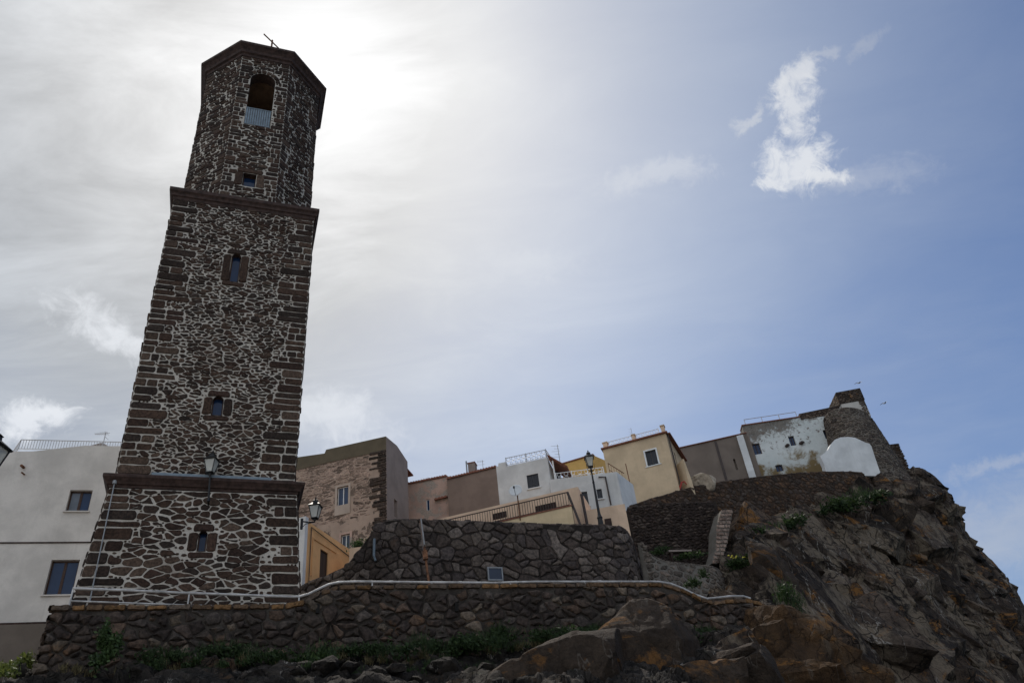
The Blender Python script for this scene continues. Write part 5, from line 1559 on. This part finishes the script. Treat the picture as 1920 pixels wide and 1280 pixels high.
mb = MB(); p_ = [g.sz(1122, 894, .08), g.sz(1135, 893.5, .08), g.sz(1144, 946, .08)]; mb.tube([g.w(*p_[0], .08), g.w(*p_[1], .08), g.w(p_[1][0] + .02, p_[2][1], .08)], .05, 8); mb.build('drainpipe', M_pipe, t)
# terrace parapet and scroll rails
a2 = g.sz(1047, 894, -.3); b3 = g.sz(1132, 879, -.3)
mb = MB(); z_ = max(a[1], b2[1]); slab(mb, g, [(a[0] + .4, a[1]), (g.sz(1132, 885, -.3)[0], b2[1]), (g.sz(1132, 885, -.3)[0], b2[1] + .45), (a[0] + .4, a[1] + .02)], .2, o=-.8); mb.build('parapet', M_white3, t)
ornate_rail(t, g.w(a[0] + .5, a[1] + .05, -.6), g.w(b3[0], b2[1] + .1, -.6), .62, M_wrail, 4, pitch=.4)
ornate_rail(t, g.w(a[0] + .9, a[1] + .7, -3.0), g.w(b3[0] + .3, b2[1] + .9, -3.0), .7, M_wrail, 4, pitch=.45)
# stair handrail and post on the right
A = g.sz(1140, 868, -.5); B_ = g.sz(1170, 887, -1.5); mb = MB(); mb.tube([g.w(A[0], A[1] - .95, -.5), g.w(*A, -.5), g.w(*B_, -1.5)], .03, 6); mb.tube([g.w(A[0], A[1] - .5, -.5), g.w(B_[0], B_[1] - .45, -1.5)], .02, 6)
for k in range(6): q = g.w(*A, -.5).lerp(g.w(*B_, -1.5), k / 6); mb.tube([q, q - Z3 * .55], .012, 4)
mb.build('stair_rail', M_rust, t)
A = h_.sz(1180, 899); mb = MB(); q0 = P(1181, 905, C0.y + 2); q1 = P(1173, 869, C0.y + 2); mb.tube([q0 - Z3 * .6, q1], .035, 6); mb.build('post', M_rust, t)
u, z = f.sz(1050, 866, -2.5); antenna(f.w(u, z - .6, -2.5), 2.0, 'tall ladder shaped aerial behind the white terrace house', 1.0, 2, .2)

# ------------------------------------------------------------------ peach house with long fence, dish
f = Facade((850, 966), (1083, 912), 42.0); dx, nn = f.v3(); zb = 11.5
t = house_root('peach_house', f, 3, zb, 'peach rendered house with a long dark terrace fence behind the bastion')
a = f.sz(840, 969); b2 = f.sz(1083, 912)
mb = MB(); slab(mb, f, [(a[0] - 3, zb), (b2[0], zb), (b2[0], b2[1]), (a[0] - 3, b2[1])], 3.2); mb.build('wall', M_peach, t)
O = 1.1
fa = f.sz(850, 964, O); fb = f.sz(1063, 921, O); fc = f.sz(1068, 949, O); fd = f.sz(985, 968, O)
zf = (fc[1] + fd[1]) / 2
mb = MB(); slab(mb, f, [(fa[0] - 3, zb), (fc[0] + .1, zb), (fc[0] + .1, zf), (fa[0] - 3, zf)], .25, o=O); mb.build('terrace_wall', M_sand, t)
mb = MB(); mb.box(f.w(fa[0] - 3, zf + .002, O + .04), dx * (fc[0] - fa[0] + 3.14), nn * -.33, Z3 * .07); mb.build('coping', M_tile, t)
rail_bars(t, f.w(fa[0] - 3, zf + .07, O - .1), f.w(fb[0], zf + .07, O - .1), fb[1] - zf - .07, 66, M_pipe, .016, 'fence', .03, .08)
for x0, y0, x1, y1 in ((1005, 950, 1043, 962), (925, 964, 950, 976)):
    r_ = f.rect(x0, y1, x1, y0, O - .3); mb = MB(); mb.box(f.w(r_[0], r_[1] + .05, O - .32), dx * (r_[2] - r_[0]), nn * .05, Z3 * max(.35, (r_[3] - r_[1]) * .6)); mb.build('planter_box', M_cor, t)
g0 = f.w(fb[0], fb[1], O - .1)
mb = MB(); q = f.sz(1090, 982, O); mb.tube([f.w(fb[0], fb[1], O - .1), f.w(q[0] - .0, q[1] - .3, O)], .07, 8); mb.build('drainpipe', M_pipe, t)
q0 = f.sz(1090, 926, .3); q1 = f.sz(1101, 982, .3); mb = MB(); mb.tube([f.w(*q0, .3), f.w(q1[0], q1[1] - .3, .3)], .08, 8); mb.build('drainpipe', M_pipe, t)
g = Facade((1100, 955), (1171, 943), 40.6); a = g.sz(1098, 955); b2 = g.sz(1171, 944); gd, gn = g.v3(); mb = MB()
slab(mb, g, [(a[0], zb), (b2[0], zb), (b2[0], b2[1]), (a[0], b2[1])], 2.5); ob = mb.build('terrace_block', M_peach)
tag(ob, 'small peach rendered terrace block right of the lamp post foot', 'terrace')
r_ = g.rect(1133, 973, 1148, 984, .02); mb = MB(); mb.box(g.w(r_[0], r_[1], .003), gd * (r_[2] - r_[0]), gn * .05, Z3 * (r_[3] - r_[1])); mb.build('panel', M_cor, ob)
# satellite dish on a pole
O2 = O + .15; c = f.sz(967, 920, O2); q = f.sz(974, 962, O2); pb = f.w(q[0], zf - .2, O2); pc = f.w(c[0], c[1], O2)
t = thing('satellite_dish', pb, 'white satellite dish on a short pole at the fence of the peach house', 'satellite dish')
mb = MB(); mb.tube([pb, Vector((pb.x, pb.y, pc.z - .1))], .035, 8); mb.build('pole', M_rust, t)
mb = MB(); nr, na = 5, 24; dn = Vector((-.15, -.93, .33)).normalized(); ex_ = dn.cross(Z3).normalized(); ey_ = ex_.cross(dn)
rings = []
for i in range(nr + 1):
    rr_ = .38 * i / nr; rings.append([mb.pt(pc + (ex_ * math.cos(2 * math.pi * k / na) * rr_ + ey_ * math.sin(2 * math.pi * k / na) * rr_ * 1.08) + dn * (.07 * (i / nr) ** 2)) for k in range(na)])
for i in range(nr):
    for k in range(na): mb.face((rings[i][k], rings[i + 1][k], rings[i + 1][(k + 1) % na], rings[i][(k + 1) % na]))
bk = [mb.pt(pc - dn * .03 + (ex_ * math.cos(2 * math.pi * k / na) + ey_ * math.sin(2 * math.pi * k / na) * 1.08) * .37 + dn * .07) for k in range(na)]
cc = mb.pt(pc - dn * .04)
for k in range(na): mb.face((rings[nr][k], bk[k], bk[(k + 1) % na], rings[nr][(k + 1) % na])); mb.face((bk[k], cc, bk[(k + 1) % na]))
mb.build('dish', M_dish, t, smooth=True)
mb = MB(); e = pc - ey_ * .36 + dn * .06; h2 = pc + dn * .42 - ey_ * .12; mb.tube([e, h2], .015, 5); mb.lathe(h2 - Z3 * .05, [(.0, 0), (.05, 0), (.05, .12), (0, .12)], 8); mb.build('feed_arm', M_black, t)

# ------------------------------------------------------------------ cream house
f = Facade((1130, 843), (1248, 812), 53.0); dx, nn = f.v3(); zb = 18.5
t = house_root('cream_house', f, 2, zb, 'tall cream house with one dark window and small pillars along its roof edge')
a = f.sz(1130, 843); b2 = f.sz(1248, 812); wr = f.rect(1209, 847, 1235, 869)
mb = MB(); slab(mb, f, [(a[0], zb), (b2[0], zb), (b2[0], b2[1]), (a[0], b2[1])], .9, [rpoly(wr)], 0, .14); mb.build('wall', M_cream, t)
wob = window(t, f, wr, M_shut, M_shut, 'shutter', .05, .05); q = MB(); e = .11
for z0_, z1_, x0_, x1_ in ((wr[3], wr[3] + e, wr[0] - e, wr[2] + e), (wr[1] - .07, wr[1], wr[0] - .2, wr[2] + .2), (wr[1], wr[3], wr[0] - e, wr[0]), (wr[1], wr[3], wr[2], wr[2] + e)):
    q.box(f.w(x0_, z0_, .003), dx * (x1_ - x0_), nn * .05, Z3 * (z1_ - z0_))
q.build('surround', M_wframe, wob)
mb = MB(); mb.box(f.w(a[0] - .1, b2[1] + .002, .18), dx * (b2[0] - a[0] + .25), nn * -1.2, Z3 * .10); mb.build('eave', M_tile, t)
for x0, y0, x1, y1 in ((1130, 831, 1140, 841), (1184, 816, 1192, 827), (1238, 799, 1248, 812)):
    box_on(t, f, x0, y0, x1, y1, M_peach, 'roof_pillar', -.1, .4, M_cream, .25)
zt = b2[1] + .1; ornate_rail(t, f.w(a[0] + .5, zt, -.25), f.w(f.sz(1184, 820)[0], zt, -.25), .55, M_wrail, 2, pitch=.3); ornate_rail(t, f.w(f.sz(1192, 820)[0], zt, -.25), f.w(b2[0] - .5, zt, -.25), .55, M_wrail, 2, pitch=.3)
u, z = f.sz(1187, 822, -1); antenna(f.w(u, z, -1), .95, 'short straight aerial on the roof of the cream house', .5, 2)
C0 = f.w(b2[0], b2[1]); r_ = ray(1281, 864); B0 = r_ * (C0.z / r_.z)
if (B0 - C0).length > 14 or B0.y < C0.y: B0 = C0 + Vector((2.2, 8, 0))
g = Facade.plan(C0, B0); gd, gn = g.v3(); mb = MB()
wr = g.rect(1263, 846, 1272, 882); wr = (wr[0], wr[1], max(wr[2], wr[0] + .5), wr[3])
slab(mb, g, [(0.01, zb), (g.len, zb), (g.len, b2[1]), (.01, b2[1])], .9, [rpoly(wr)], 0, .12); mb.build('side_wall', M_cream, t)
window(t, g, wr, M_shut, M_shut, 'shutter', .05, .05)
mb = MB(); mb.box(g.w(.2, b2[1] + .002, .3), gd * g.len, gn * -1.0, Z3 * .1); mb.build('eave', M_tile, t)
mb = MB(); mb.tube([g.w(.25, b2[1], .1), g.w(.25, zb, .1)], .05, 8); mb.build('drainpipe', M_pipe, t)
# lean-to and red washing at its foot
g2 = Facade.plan(C0 + (B0 - C0) * .3 + Vector((1.7, -1.0, 0)), C0 + (B0 - C0) * .3 + Vector((3.2, -.4, 0)))
a = g2.sz(1280, 860); b3 = g2.sz(1298, 903); mb = MB(); slab(mb, g2, [(a[0], zb), (b3[0], zb), (b3[0], b3[1]), (a[0] + .1, a[1]), (a[0], a[1])], 1.6)
tag(mb.build('garden_shed', M_cream), 'narrow sunlit lean-to with a sloping top beside the cream house', 'lean-to')
g3 = Facade.plan(P(1270, 910, 51.8), P(1290, 905, 51.8)); mb = MB(); q0 = g3.sz(1274, 917); q1 = g3.sz(1278, 904); q2 = g3.sz(1283, 902)
mb.tube([g3.w(*q0), g3.w(*q1), g3.w(*q2), g3.w(q2[0] + .1, q2[1] - .25)], [.09, .07, .05, .04], 8); mb.tube([g3.w(*q0), g3.w(q0[0], q0[1] - .4)], .05, 6)
tag(mb.build('garden_hose', M_red), 'red hose bent over the terrace wall at the foot of the cream house', 'hose')

# ------------------------------------------------------------------ brown wall between cream house and castle
f = Facade((1280, 838), (1396, 812), 61.0); dx, nn = f.v3(); zb = 22
a = f.sz(1268, 841); b2 = f.sz(1400, 812); nr = f.rect(1374, 860, 1384, 880)
mb = MB(); slab(mb, f, [(a[0], zb), (b2[0], zb), (b2[0], b2[1]), (a[0], b2[1])], 5.0, [arch(nr)], 0, .25)
ob = tag(mb.build('cement_house', M_grey), 'grey brown cement house with a small arched niche, left of the peeling castle', 'house')
mb = MB(); mb.box(f.w(a[0], b2[1] + .002, .12), dx * (b2[0] - a[0]), nn * -5, Z3 * .06); mb.build('roof_edge', M_tile, ob)
q0 = f.sz(1336, 826); q1 = f.sz(1362, 905); mb = MB(); mb.box(f.w(q0[0] + .1, zb, .003), dx * .2, nn * .06, Z3 * (b2[1] - zb - .1)); mb.build('drainpipe', M_pipe, ob)
q0 = f.sz(1380, 816); q1 = f.sz(1402, 885); mb = MB(); mb.box(f.w(q0[0], zb, .003), dx * .55, nn * .25, Z3 * (b2[1] - zb - .15)); o2 = mb.build('pilaster', M_white3, ob)

# ------------------------------------------------------------------ castle house
def castle_mat(zlo, zhi, ulen, org, d):
    m, t, b = bsdf_mat('peeling_castle_render', .93, .15)
    co = t.new('ShaderNodeNewGeometry').outputs['Position']
    sp = t.new('ShaderNodeSeparateXYZ'); t.l.new(co, sp.inputs[0])
    hz = t.ramp(sp.outputs[2], zlo, zhi, 0, 1, False)
    rel = t.vmath('SUBTRACT', co, (org.x, org.y, 0)); hu = t.math('DIVIDE', t.vmath('DOT_PRODUCT', rel, (d.x, d.y, 0)), ulen)
    n1 = t.noise(co, .55, 9, .70, .3); n2 = t.noise(co, 2.6, 7, .7); n3 = t.noise(co, 12, 5, .7)
    nn_ = t.math('ADD', t.math('MULTIPLY', n1, .38), t.math('ADD', t.math('MULTIPLY', n2, .42), t.math('MULTIPLY', n3, .20)))
    white = t.mix(t.ramp(n1, .3, .7), (.50, .53, .51), (.64, .66, .64))
    grey = t.mix(t.ramp(n2, .3, .7), (.10, .09, .08), (.22, .20, .17))
    # render gone from the top on the left, an ochre patch low in the middle, a bare brown patch top right
    k = t.math('ADD', t.math('MULTIPLY', t.math('SUBTRACT', nn_, .5), 2.2), t.math('SUBTRACT', hz, t.math('ADD', .66, t.math('MULTIPLY', hu, .38))))
    c = t.mix(t.math('MULTIPLY', t.ramp(k, -.12, .10), t.ramp(n3, .68, .56, .45, 1.0)), white, grey)
    k2 = t.math('ADD', t.math('MULTIPLY', t.math('SUBTRACT', n1, .5), 1.6), t.math('SUBTRACT', .20, hz))
    k2 = t.math('MULTIPLY', t.ramp(k2, -.12, .14), t.ramp(hu, .75, .6))
    c = t.mix(k2, c, t.mix(n2, (.15, .105, .05), (.22, .16, .08)))
    pt_ = t.math('ADD', t.ramp(n2, .57, .62), 0); c = t.mix(t.math('MULTIPLY', pt_, t.ramp(hz, .25, .6)), c, (.17, .14, .12))
    t.put(b.inputs['Base Color'], c); bump(t, b, n3, .5, .04); return m


f = Facade((1392, 797), (1493, 782), 66.0); dx, nn = f.v3(); zb = 25.0
t = house_root('castle_house', f, 6, zb, 'large white castle house with peeling render, three small windows and a round stone bastion')
a = f.sz(1391, 797); b2 = f.sz(1494, 782); c = f.sz(1497, 773); d = f.sz(1572, 760)
zc = f.sz(1500, 884)[1]
wins = [f.rect(1409, 832, 1430, 850), f.rect(1477, 818, 1494, 834), f.rect(1542, 806, 1558, 821), f.rect(1453, 872, 1470, 882)]
mb = MB(); slab(mb, f, [(a[0], zb), (d[0], zb), (d[0], d[1]), (c[0], d[1] - .25), (c[0], b2[1]), (a[0], b2[1] - .05)], 6.0, [rpoly(w) for w in wins], 0, .3)
mb.build('wall', castle_mat(zc, b2[1], d[0], f.o, f.d), t)
for w_ in wins: window(t, f, w_, M_wood, M_glassb, 'cross', .2, .05)
mb = MB(); mb.box(f.w(a[0] - .05, b2[1] - .05 + .003, .1), dx * (c[0] - a[0] + .05), nn * -1.2, Z3 * .08); mb.build('roof_edge', M_tile, t)
# dark stone parapet on the taller right part
mb = MB(); z0_ = f.sz(1520, 782)[1]
S_ = lambda u, v, o: f.w(u, v, o)
masonry(mb, S_, c[0], d[0], z0_ - .1, d[1] - .2, .34, .2, .05, .05, [(.07, .055, .045), (.09, .07, .055)], 0, 700, (), .4, .1, top=lambda u: d[1] - .25 + (u - c[0]) / (d[0] - c[0]) * .25)
tess(mb, lambda u, v: f.w(u, v, .004), [(c[0], z0_ - .1), (d[0], z0_ - .1), (d[0], d[1] - .01), (c[0], d[1] - .26)], [], 1)
mb.build('parapet', [M_hst, M_dmo], t)
for x, y, w_ in ((1476, 836, .35), (1503, 831, .4)):
    u, z = f.sz(x, y); mb = MB(); mb.tube([f.w(u - w_ * .5, z - .05, .05), f.w(u, z, .22), f.w(u + w_ * .5, z + .08, .05)], [.12, .16, .1], 7); mb.build('bracket_stone', M_pipe, t)
p_ = [f.w(f.sz(1396, 790, -.5)[0], b2[1] + .15, -.5), f.w(c[0] - .1, b2[1] + .15, -.5)]
rb = MB(); h_ = f.sz(1396, 789, -.5)[1] - b2[1]; h_ = max(.5, min(1.0, h_)); rb.tube([p_[0] + Z3 * h_, p_[1] + Z3 * h_], .03, 6)
for k in range(4): q = p_[0].lerp(p_[1], k / 3); rb.tube([q, q + Z3 * h_], .03, 6)
rb.build('roof_rail', M_grail, t)
mb = MB(); e0 = f.sz(1494, 800); mb.box(f.w(a[0] + .02, zb, .003), dx * .3, nn * .06, Z3 * (b2[1] - zb - 1.2)); mb.build('corner_strip', M_grey, t)
# turret block on top
A = P(1568, 736, 65.5); r_ = ray(1611, 728); B_ = r_ * (A.z / r_.z); g = Facade.plan(A, B_); gd, gn = g.v3()
zt = A.z; z_b = g.sz(1605, 775)[1] - .5; L = g.len; z_w = g.sz(1600, 753)[1]
r_ = ray(1555, 764); Bk = r_ * (A.z / r_.z); back = Bk - A
if back.length > 9 or back.y < 0: back = Vector((-.6, 4.5, 0))
mb = MB(); base = [A, B_, B_ + back, A + back]
def lv(z, e=0): return [Vector((p.x, p.y, z)) + (gd * (-e if i in (0, 3) else e)) + (gn * (e if i in (0, 1) else -e)) for i, p in enumerate(base)]
mb.loft([lv(z_b), lv(z_w)], 1); mb.loft([lv(z_w, .06), lv(zt, .06)], 2)
masonry(mb, lambda u, v, o: g.w(u, v, o + .06), 0, L, z_w, zt, .3, .18, .05, .05, [(.07, .055, .045), (.09, .07, .055), (.055, .045, .038)], 0, 710, (), .42, .1)
masonry(mb, lambda u, v, o: g.w(u, v, o + .03), L - .55, L, z_b, z_w, .26, .18, .05, .06, [(.07, .055, .045), (.09, .07, .055)], 0, 712, (), .42, .1)
hh = Facade.plan(A + back, A)
masonry(mb, lambda u, v, o: hh.w(u, v, o + .06), 0, hh.len, z_w, zt, .3, .18, .05, .05, [(.07, .055, .045), (.09, .07, .055)], 0, 711, (), .42, .1)
mb.build('turret', [M_hst, plaster('dull_turret_render', (.50, .47, .43), (.3, .26, .22), .5), M_dmo], t)
# round bastion
rp = Path([pxy(1556, 830, 67.0), pxy(1562, 830, 65.0), pxy(1590, 840, 63.6), pxy(1635, 850, 63.6), pxy(1664, 860, 65.2), pxy(1676, 870, 68.5), pxy(1676, 870, 74)], 2)
mb = MB(); zt_ = rp.hit(1600, 764)[1]; z0_ = 25.0; Lr = rp.length(); n = 50; BT = .16
def SR(u, v, o):
    p, q = rp.at(u); p = p + q * (o + (zt_ - v) * BT); return Vector((p.x, p.y, v))
fr = [[mb.pt(SR(Lr * i / n, z0_ + (zt_ - z0_) * k / 6, 0)) for k in range(7)] for i in range(n + 1)]
for i in range(n):
    for k in range(6): mb.face((fr[i][k], fr[i + 1][k], fr[i + 1][k + 1], fr[i][k + 1]), 1)
mb.face([fr[i][6] for i in range(n + 1)], 1)
masonry(mb, SR, .3, Lr - .2, z0_, zt_, .38, .24, .08, .05, [(.075, .060, .050), (.095, .075, .062), (.06, .05, .043), (.12, .10, .08)], 0, 720, (), .45, .1, jag=.03, bev=.04)
mb.build('round_bastion', [M_bst, mortar_mat('bastion_lime', (.15, .13, .11), (.21, .18, .15), (.08, .06, .05), .5)], t)
# stepped buttress at the far right
g = Facade.plan(P(1664, 840, 69.5), P(1690, 840, 69.5)); zt_ = g.sz(1683, 831)[1]; a = g.sz(1664, 834); b3 = g.sz(1684, 831); e3 = g.sz(1714, 902)
mb = MB(); out = [(a[0] - .5, 24), (e3[0] + .35, 24), (e3[0], e3[1]), (b3[0], zt_), (a[0] - .5, zt_)]
slab(mb, g, out, 5, m=1); masonry(mb, lambda u, v, o: g.w(u, v, o), a[0] - .5, b3[0] + .1, 24, zt_, .38, .24, .07, .05, [(.06, .048, .04), (.075, .06, .05)], 0, 730, [], .42, .1)
mb.build('buttress', [M_hst, M_hmo], t)

# curved white garden wall in front of the castle
g = Facade.plan(P(1540, 850, 61.4), P(1650, 850, 62.2)); px_ = [(1550, 890), (1546, 872), (1538, 854), (1546, 849), (1553, 842), (1558, 832), (1565, 824), (1576, 819.5), (1590, 818.5), (1603, 820), (1614, 825), (1622, 829), (1630, 831), (1634, 836), (1640, 855), (1650, 884), (1651, 892)]
mb = MB(); slab(mb, g, [g.sz(*q) for q in px_][::-1], .55); tag(mb.build('garden_wall', M_white3), 'smooth white wall with a curved baroque top in front of the castle house', 'garden wall')


# ------------------------------------------------------------------ gulls
def gull(p, s, yaw, label, bank=.35):
    p = Vector(p); ax = Vector((math.cos(yaw), math.sin(yaw), .12)).normalized(); sd = Vector((-ax.y, ax.x, 0)).normalized(); up = ax.cross(sd)
    sd, up = sd * math.cos(bank) + up * math.sin(bank), up * math.cos(bank) - sd * math.sin(bank)
    mb = MB(); mb.tube([p - ax * .30 * s, p - ax * .2 * s, p - ax * .05 * s, p + ax * .1 * s, p + ax * .19 * s, p + ax * .25 * s, p + ax * .32 * s], [.02 * s, .05 * s, .085 * s, .075 * s, .05 * s, .045 * s, .008 * s], 10)
    mb.poly([p - ax * .24 * s - sd * .03 * s, p - ax * .24 * s + sd * .03 * s, p - ax * .42 * s + sd * .08 * s, p - ax * .42 * s - sd * .08 * s])
    for sg in (-1, 1):
        L = [(.04, .02, .10, .12), (.30, .17, .08, .11), (.58, .10, -.02, .09), (.78, .0, -.14, .03)]
        top = [p + sd * sg * a * s + up * b_ * s + ax * (c_ + w_) * s for a, b_, c_, w_ in L]; bot = [p + sd * sg * a * s + up * (b_ - .01) * s + ax * (c_ - w_) * s for a, b_, c_, w_ in L]
        for i in range(3):
            mb.poly([top[i], top[i + 1], bot[i + 1], bot[i]]); mb.poly([q - up * .012 * s for q in (bot[i], bot[i + 1], top[i + 1], top[i])])
    return tag(mb.build('seagull', M_gull, None, smooth=True), label, 'seagull', 'gulls over the castle')


M_gull = plain('gull_plumage', (.42, .41, .40), .8, 0, .35, 8)
gull(P(1610, 718, 62), .62, .3, 'gull flying just above the turret of the castle house'); gull(P(1658, 756, 62), .62, .25, 'gull flying to the right of the castle turret, lower of the two', .25)


# ------------------------------------------------------------------ plants
def leaves(mb, c, rad, n, size, rnd, grass=False, tintv=(0, 1)):
    c = Vector(c)
    for _ in range(n):
        d = Vector((rnd.gauss(0, .45), rnd.gauss(0, .45), rnd.gauss(0, .42)))
        p = c + Vector((d.x * rad[0], d.y * rad[1], d.z * rad[2])); t_ = rnd.uniform(*tintv); mb.cur = (t_, t_, t_)
        if grass:
            a = rnd.uniform(0, 6.28); h = size * rnd.uniform(1.2, 3); w = size * .16; e = Vector((math.cos(a), math.sin(a), 0)); l = Vector((rnd.uniform(-.5, .5), rnd.uniform(-.5, .5), 1)) * h
            mb.face([mb.pt(p - e * w), mb.pt(p + e * w), mb.pt(p + l * .6 + e * w * .6), mb.pt(p + l)])
        else:
            n_ = Vector((rnd.gauss(0, 1), rnd.gauss(0, 1) - .3, rnd.gauss(0, 1) + .5)).normalized(); a = n_.cross(Vector((rnd.random(), rnd.random(), rnd.random()))).normalized(); b_ = n_.cross(a); s = size * rnd.uniform(.6, 1.4)
            mb.face([mb.pt(p - a * s), mb.pt(p - b_ * s * .45), mb.pt(p + a * s), mb.pt(p + b_ * s * .45)])
    mb.cur = (1, 1, 1)


def bush(clumps, mat, label, seed, size=.09, cat='bush', name='bush', stuff=False, flower=0, group=None, blades=.35):
    rnd = random.Random(seed); mb = MB()
    for (px, py, Y, rx, rz, n) in clumps:
        c = P(px, py, Y)
        for _ in range(5):
            q = c + Vector((rnd.uniform(-.6, .6) * rx, rnd.uniform(-.3, .3) * rx, rnd.uniform(-.5, .5) * rz))
            leaves(mb, q, (rx * .6, rx * .5, rz * .6), n // 5, size, rnd, rnd.random() < blades)
    o = mb.build(name, mat)
    if stuff: o['kind'] = 'stuff'; o['label'] = label; o['category'] = cat
    else: tag(o, label, cat, group)
    if flower:
        q = MB()
        for _ in range(flower):
            px, py, Y, rx, rz, n = rnd.choice(clumps); c = P(px, py, Y) + Vector((rnd.uniform(-1, 1) * rx * .6, -.3 * rx, rnd.uniform(-.2, 1) * rz * .6)); q.lathe(c, [(.0, 0), (.06, .02), (.05, .06), (0, .08)], 6)
        q.build('flowers', M_flower, o)
    return o


bush([(205, 1188, 22.2, .35, .5, 500), (212, 1215, 22.0, .3, .5, 400), (195, 1232, 21.8, .4, .35, 350)], M_leaf, 'leafy weed hanging from the front wall below the left of the tower', 1, .07, 'weed', blades=.1)
gr = []
for px in range(250, 1130, 22):
    rr = random.Random(px); Yw = float(np.interp(px, [60, 300, 620, 900, 1100], [22.2, 23.6, 25.1, 27.2, 28.6]))
    py = float(np.interp(px, [250, 420, 620, 760, 900, 1000, 1130], [1238, 1228, 1226, 1214, 1208, 1200, 1184])) + rr.uniform(-8, 10)
    if rr.random() < .82: gr.append((px, py, Yw - rr.uniform(0, .8), rr.uniform(.3, .7), rr.uniform(.18, .42), int(rr.uniform(180, 420))))
bush(gr, M_leafd, 'dark green weeds and grass growing along the foot of the front wall', 2, .065, 'weeds', 'weeds', True)
gr = []
for px in range(240, 1010, 30):
    rr = random.Random(px + 9); Yw = float(np.interp(px, [60, 300, 620, 900, 1100], [21.3, 22.3, 23.6, 25.6, 27]))
    if rr.random() < .6: gr.append((px, 1252 + rr.uniform(-10, 22), Yw, rr.uniform(.2, .5), rr.uniform(.12, .28), int(rr.uniform(120, 260))))
bush(gr, M_leafd, 'scattered low grass between the pale stones of the slope', 3, .06, 'grass', 'grass', True, blades=.8)
gr = []
for px in range(120, 1120, 26):
    rr = random.Random(px + 77); Yw = float(np.interp(px, [60, 300, 620, 900, 1100], [21.9, 23.2, 24.6, 26.6, 28.2]))
    if rr.random() < .55: gr.append((px, float(np.interp(px, [100, 420, 620, 900, 1130], [1262, 1240, 1238, 1224, 1196])) + rr.uniform(-8, 14), Yw, rr.uniform(.15, .4), rr.uniform(.1, .25), int(rr.uniform(60, 160))))
bush(gr, M_dry, 'dry straw coloured grass between the weeds below the front wall', 31, .07, 'grass', 'dry_grass', True, blades=1.0)
bush([(600, 1242, 24.0, .5, .35, 500), (575, 1236, 24.2, .35, .3, 300)], M_leaf, 'green weed clump at the wall foot below the right edge of the tower', 4, .07)
bush([(930, 1196, 27.6, .6, .45, 600), (880, 1210, 27.2, .6, .4, 500), (820, 1216, 26.6, .5, .4, 400)], M_leafd, 'dark green bush against the front wall below the meter box', 5, .08)
bush([(1010, 1205, 27.6, .5, .35, 420), (1060, 1192, 28.0, .5, .25, 350), (1100, 1180, 28.4, .35, .2, 250)], M_leaf, 'bright weeds creeping up to the rounded boulder', 6, .07)
bush([(1330, 1196, 30.2, .7, .55, 700), (1310, 1212, 29.5, .5, .4, 400)], M_leafd, 'dark round bush between the boulder and the orange outcrop', 7, .08)
bush([(1595, 940, 55.5, 1.7, .7, 900), (1640, 930, 57.5, 1.3, .5, 600), (1560, 948, 54, 1.2, .6, 600)], M_leafd, 'dark scrub at the foot of the terrace wall under the castle', 8, .14)
bush([(1480, 978, 51, 1.2, .6, 500), (1445, 992, 49.5, 1.3, .5, 600), (1410, 1000, 48, .9, .4, 400)], M_leafd, 'low scrub strip on the cliff top right of the stone pillar', 9, .12)
bush([(1385, 1058, 43, .8, .5, 500), (1410, 1050, 43.6, .7, .4, 400), (1375, 1050, 42.8, .4, .4, 200)], M_leafd, 'scrub with yellow blossom on the cliff just below the stone pillar', 10, .10, flower=14)
bush([(1480, 1128, 38.2, .8, .9, 700), (1470, 1105, 39, .5, .5, 300)], M_leafd, 'dark shrub in the cleft of the cliff above the orange outcrop', 11, .10)
bush([(1300, 1090, 38.6, .5, .3, 300), (1320, 1075, 39.2, .4, .25, 200)], M_leafd, 'small weeds on the ground behind the lowest dip of the handrail', 12, .08)
bush([(1238, 1035, 43.5, .8, .3, 350), (1290, 1040, 43, .8, .25, 350)], M_leaf, 'grass strip on the patio before the dark rubble wall', 13, .08, 'grass', 'grass', True)
bush([(20, 1252, 23.4, .5, .35, 500), (50, 1240, 23.8, .35, .25, 300), (5, 1268, 22.6, .5, .3, 400)], M_leafy, 'yellow green weeds at the bottom left corner below the plinth wall', 14, .08)
c = PL_TOP
rnd = random.Random(3); mb = MB(); leaves(mb, c + Vector((-.2, 0, .25)), (.55, .4, .4), 350, .09, rnd); o = tag(mb.build('potted_plant', M_leaf), 'green plant with yellow flowers on the peach block beside the bastion flank', 'plant')
q = MB()
for k in range(6): q.lathe(c + Vector((.5 + rnd.uniform(-.15, .15), -.2, .35 + rnd.uniform(-.15, .25))), [(0, 0), (.07, .03), (.05, .08), (0, .1)], 6)
q.build('flowers', M_flower, o)
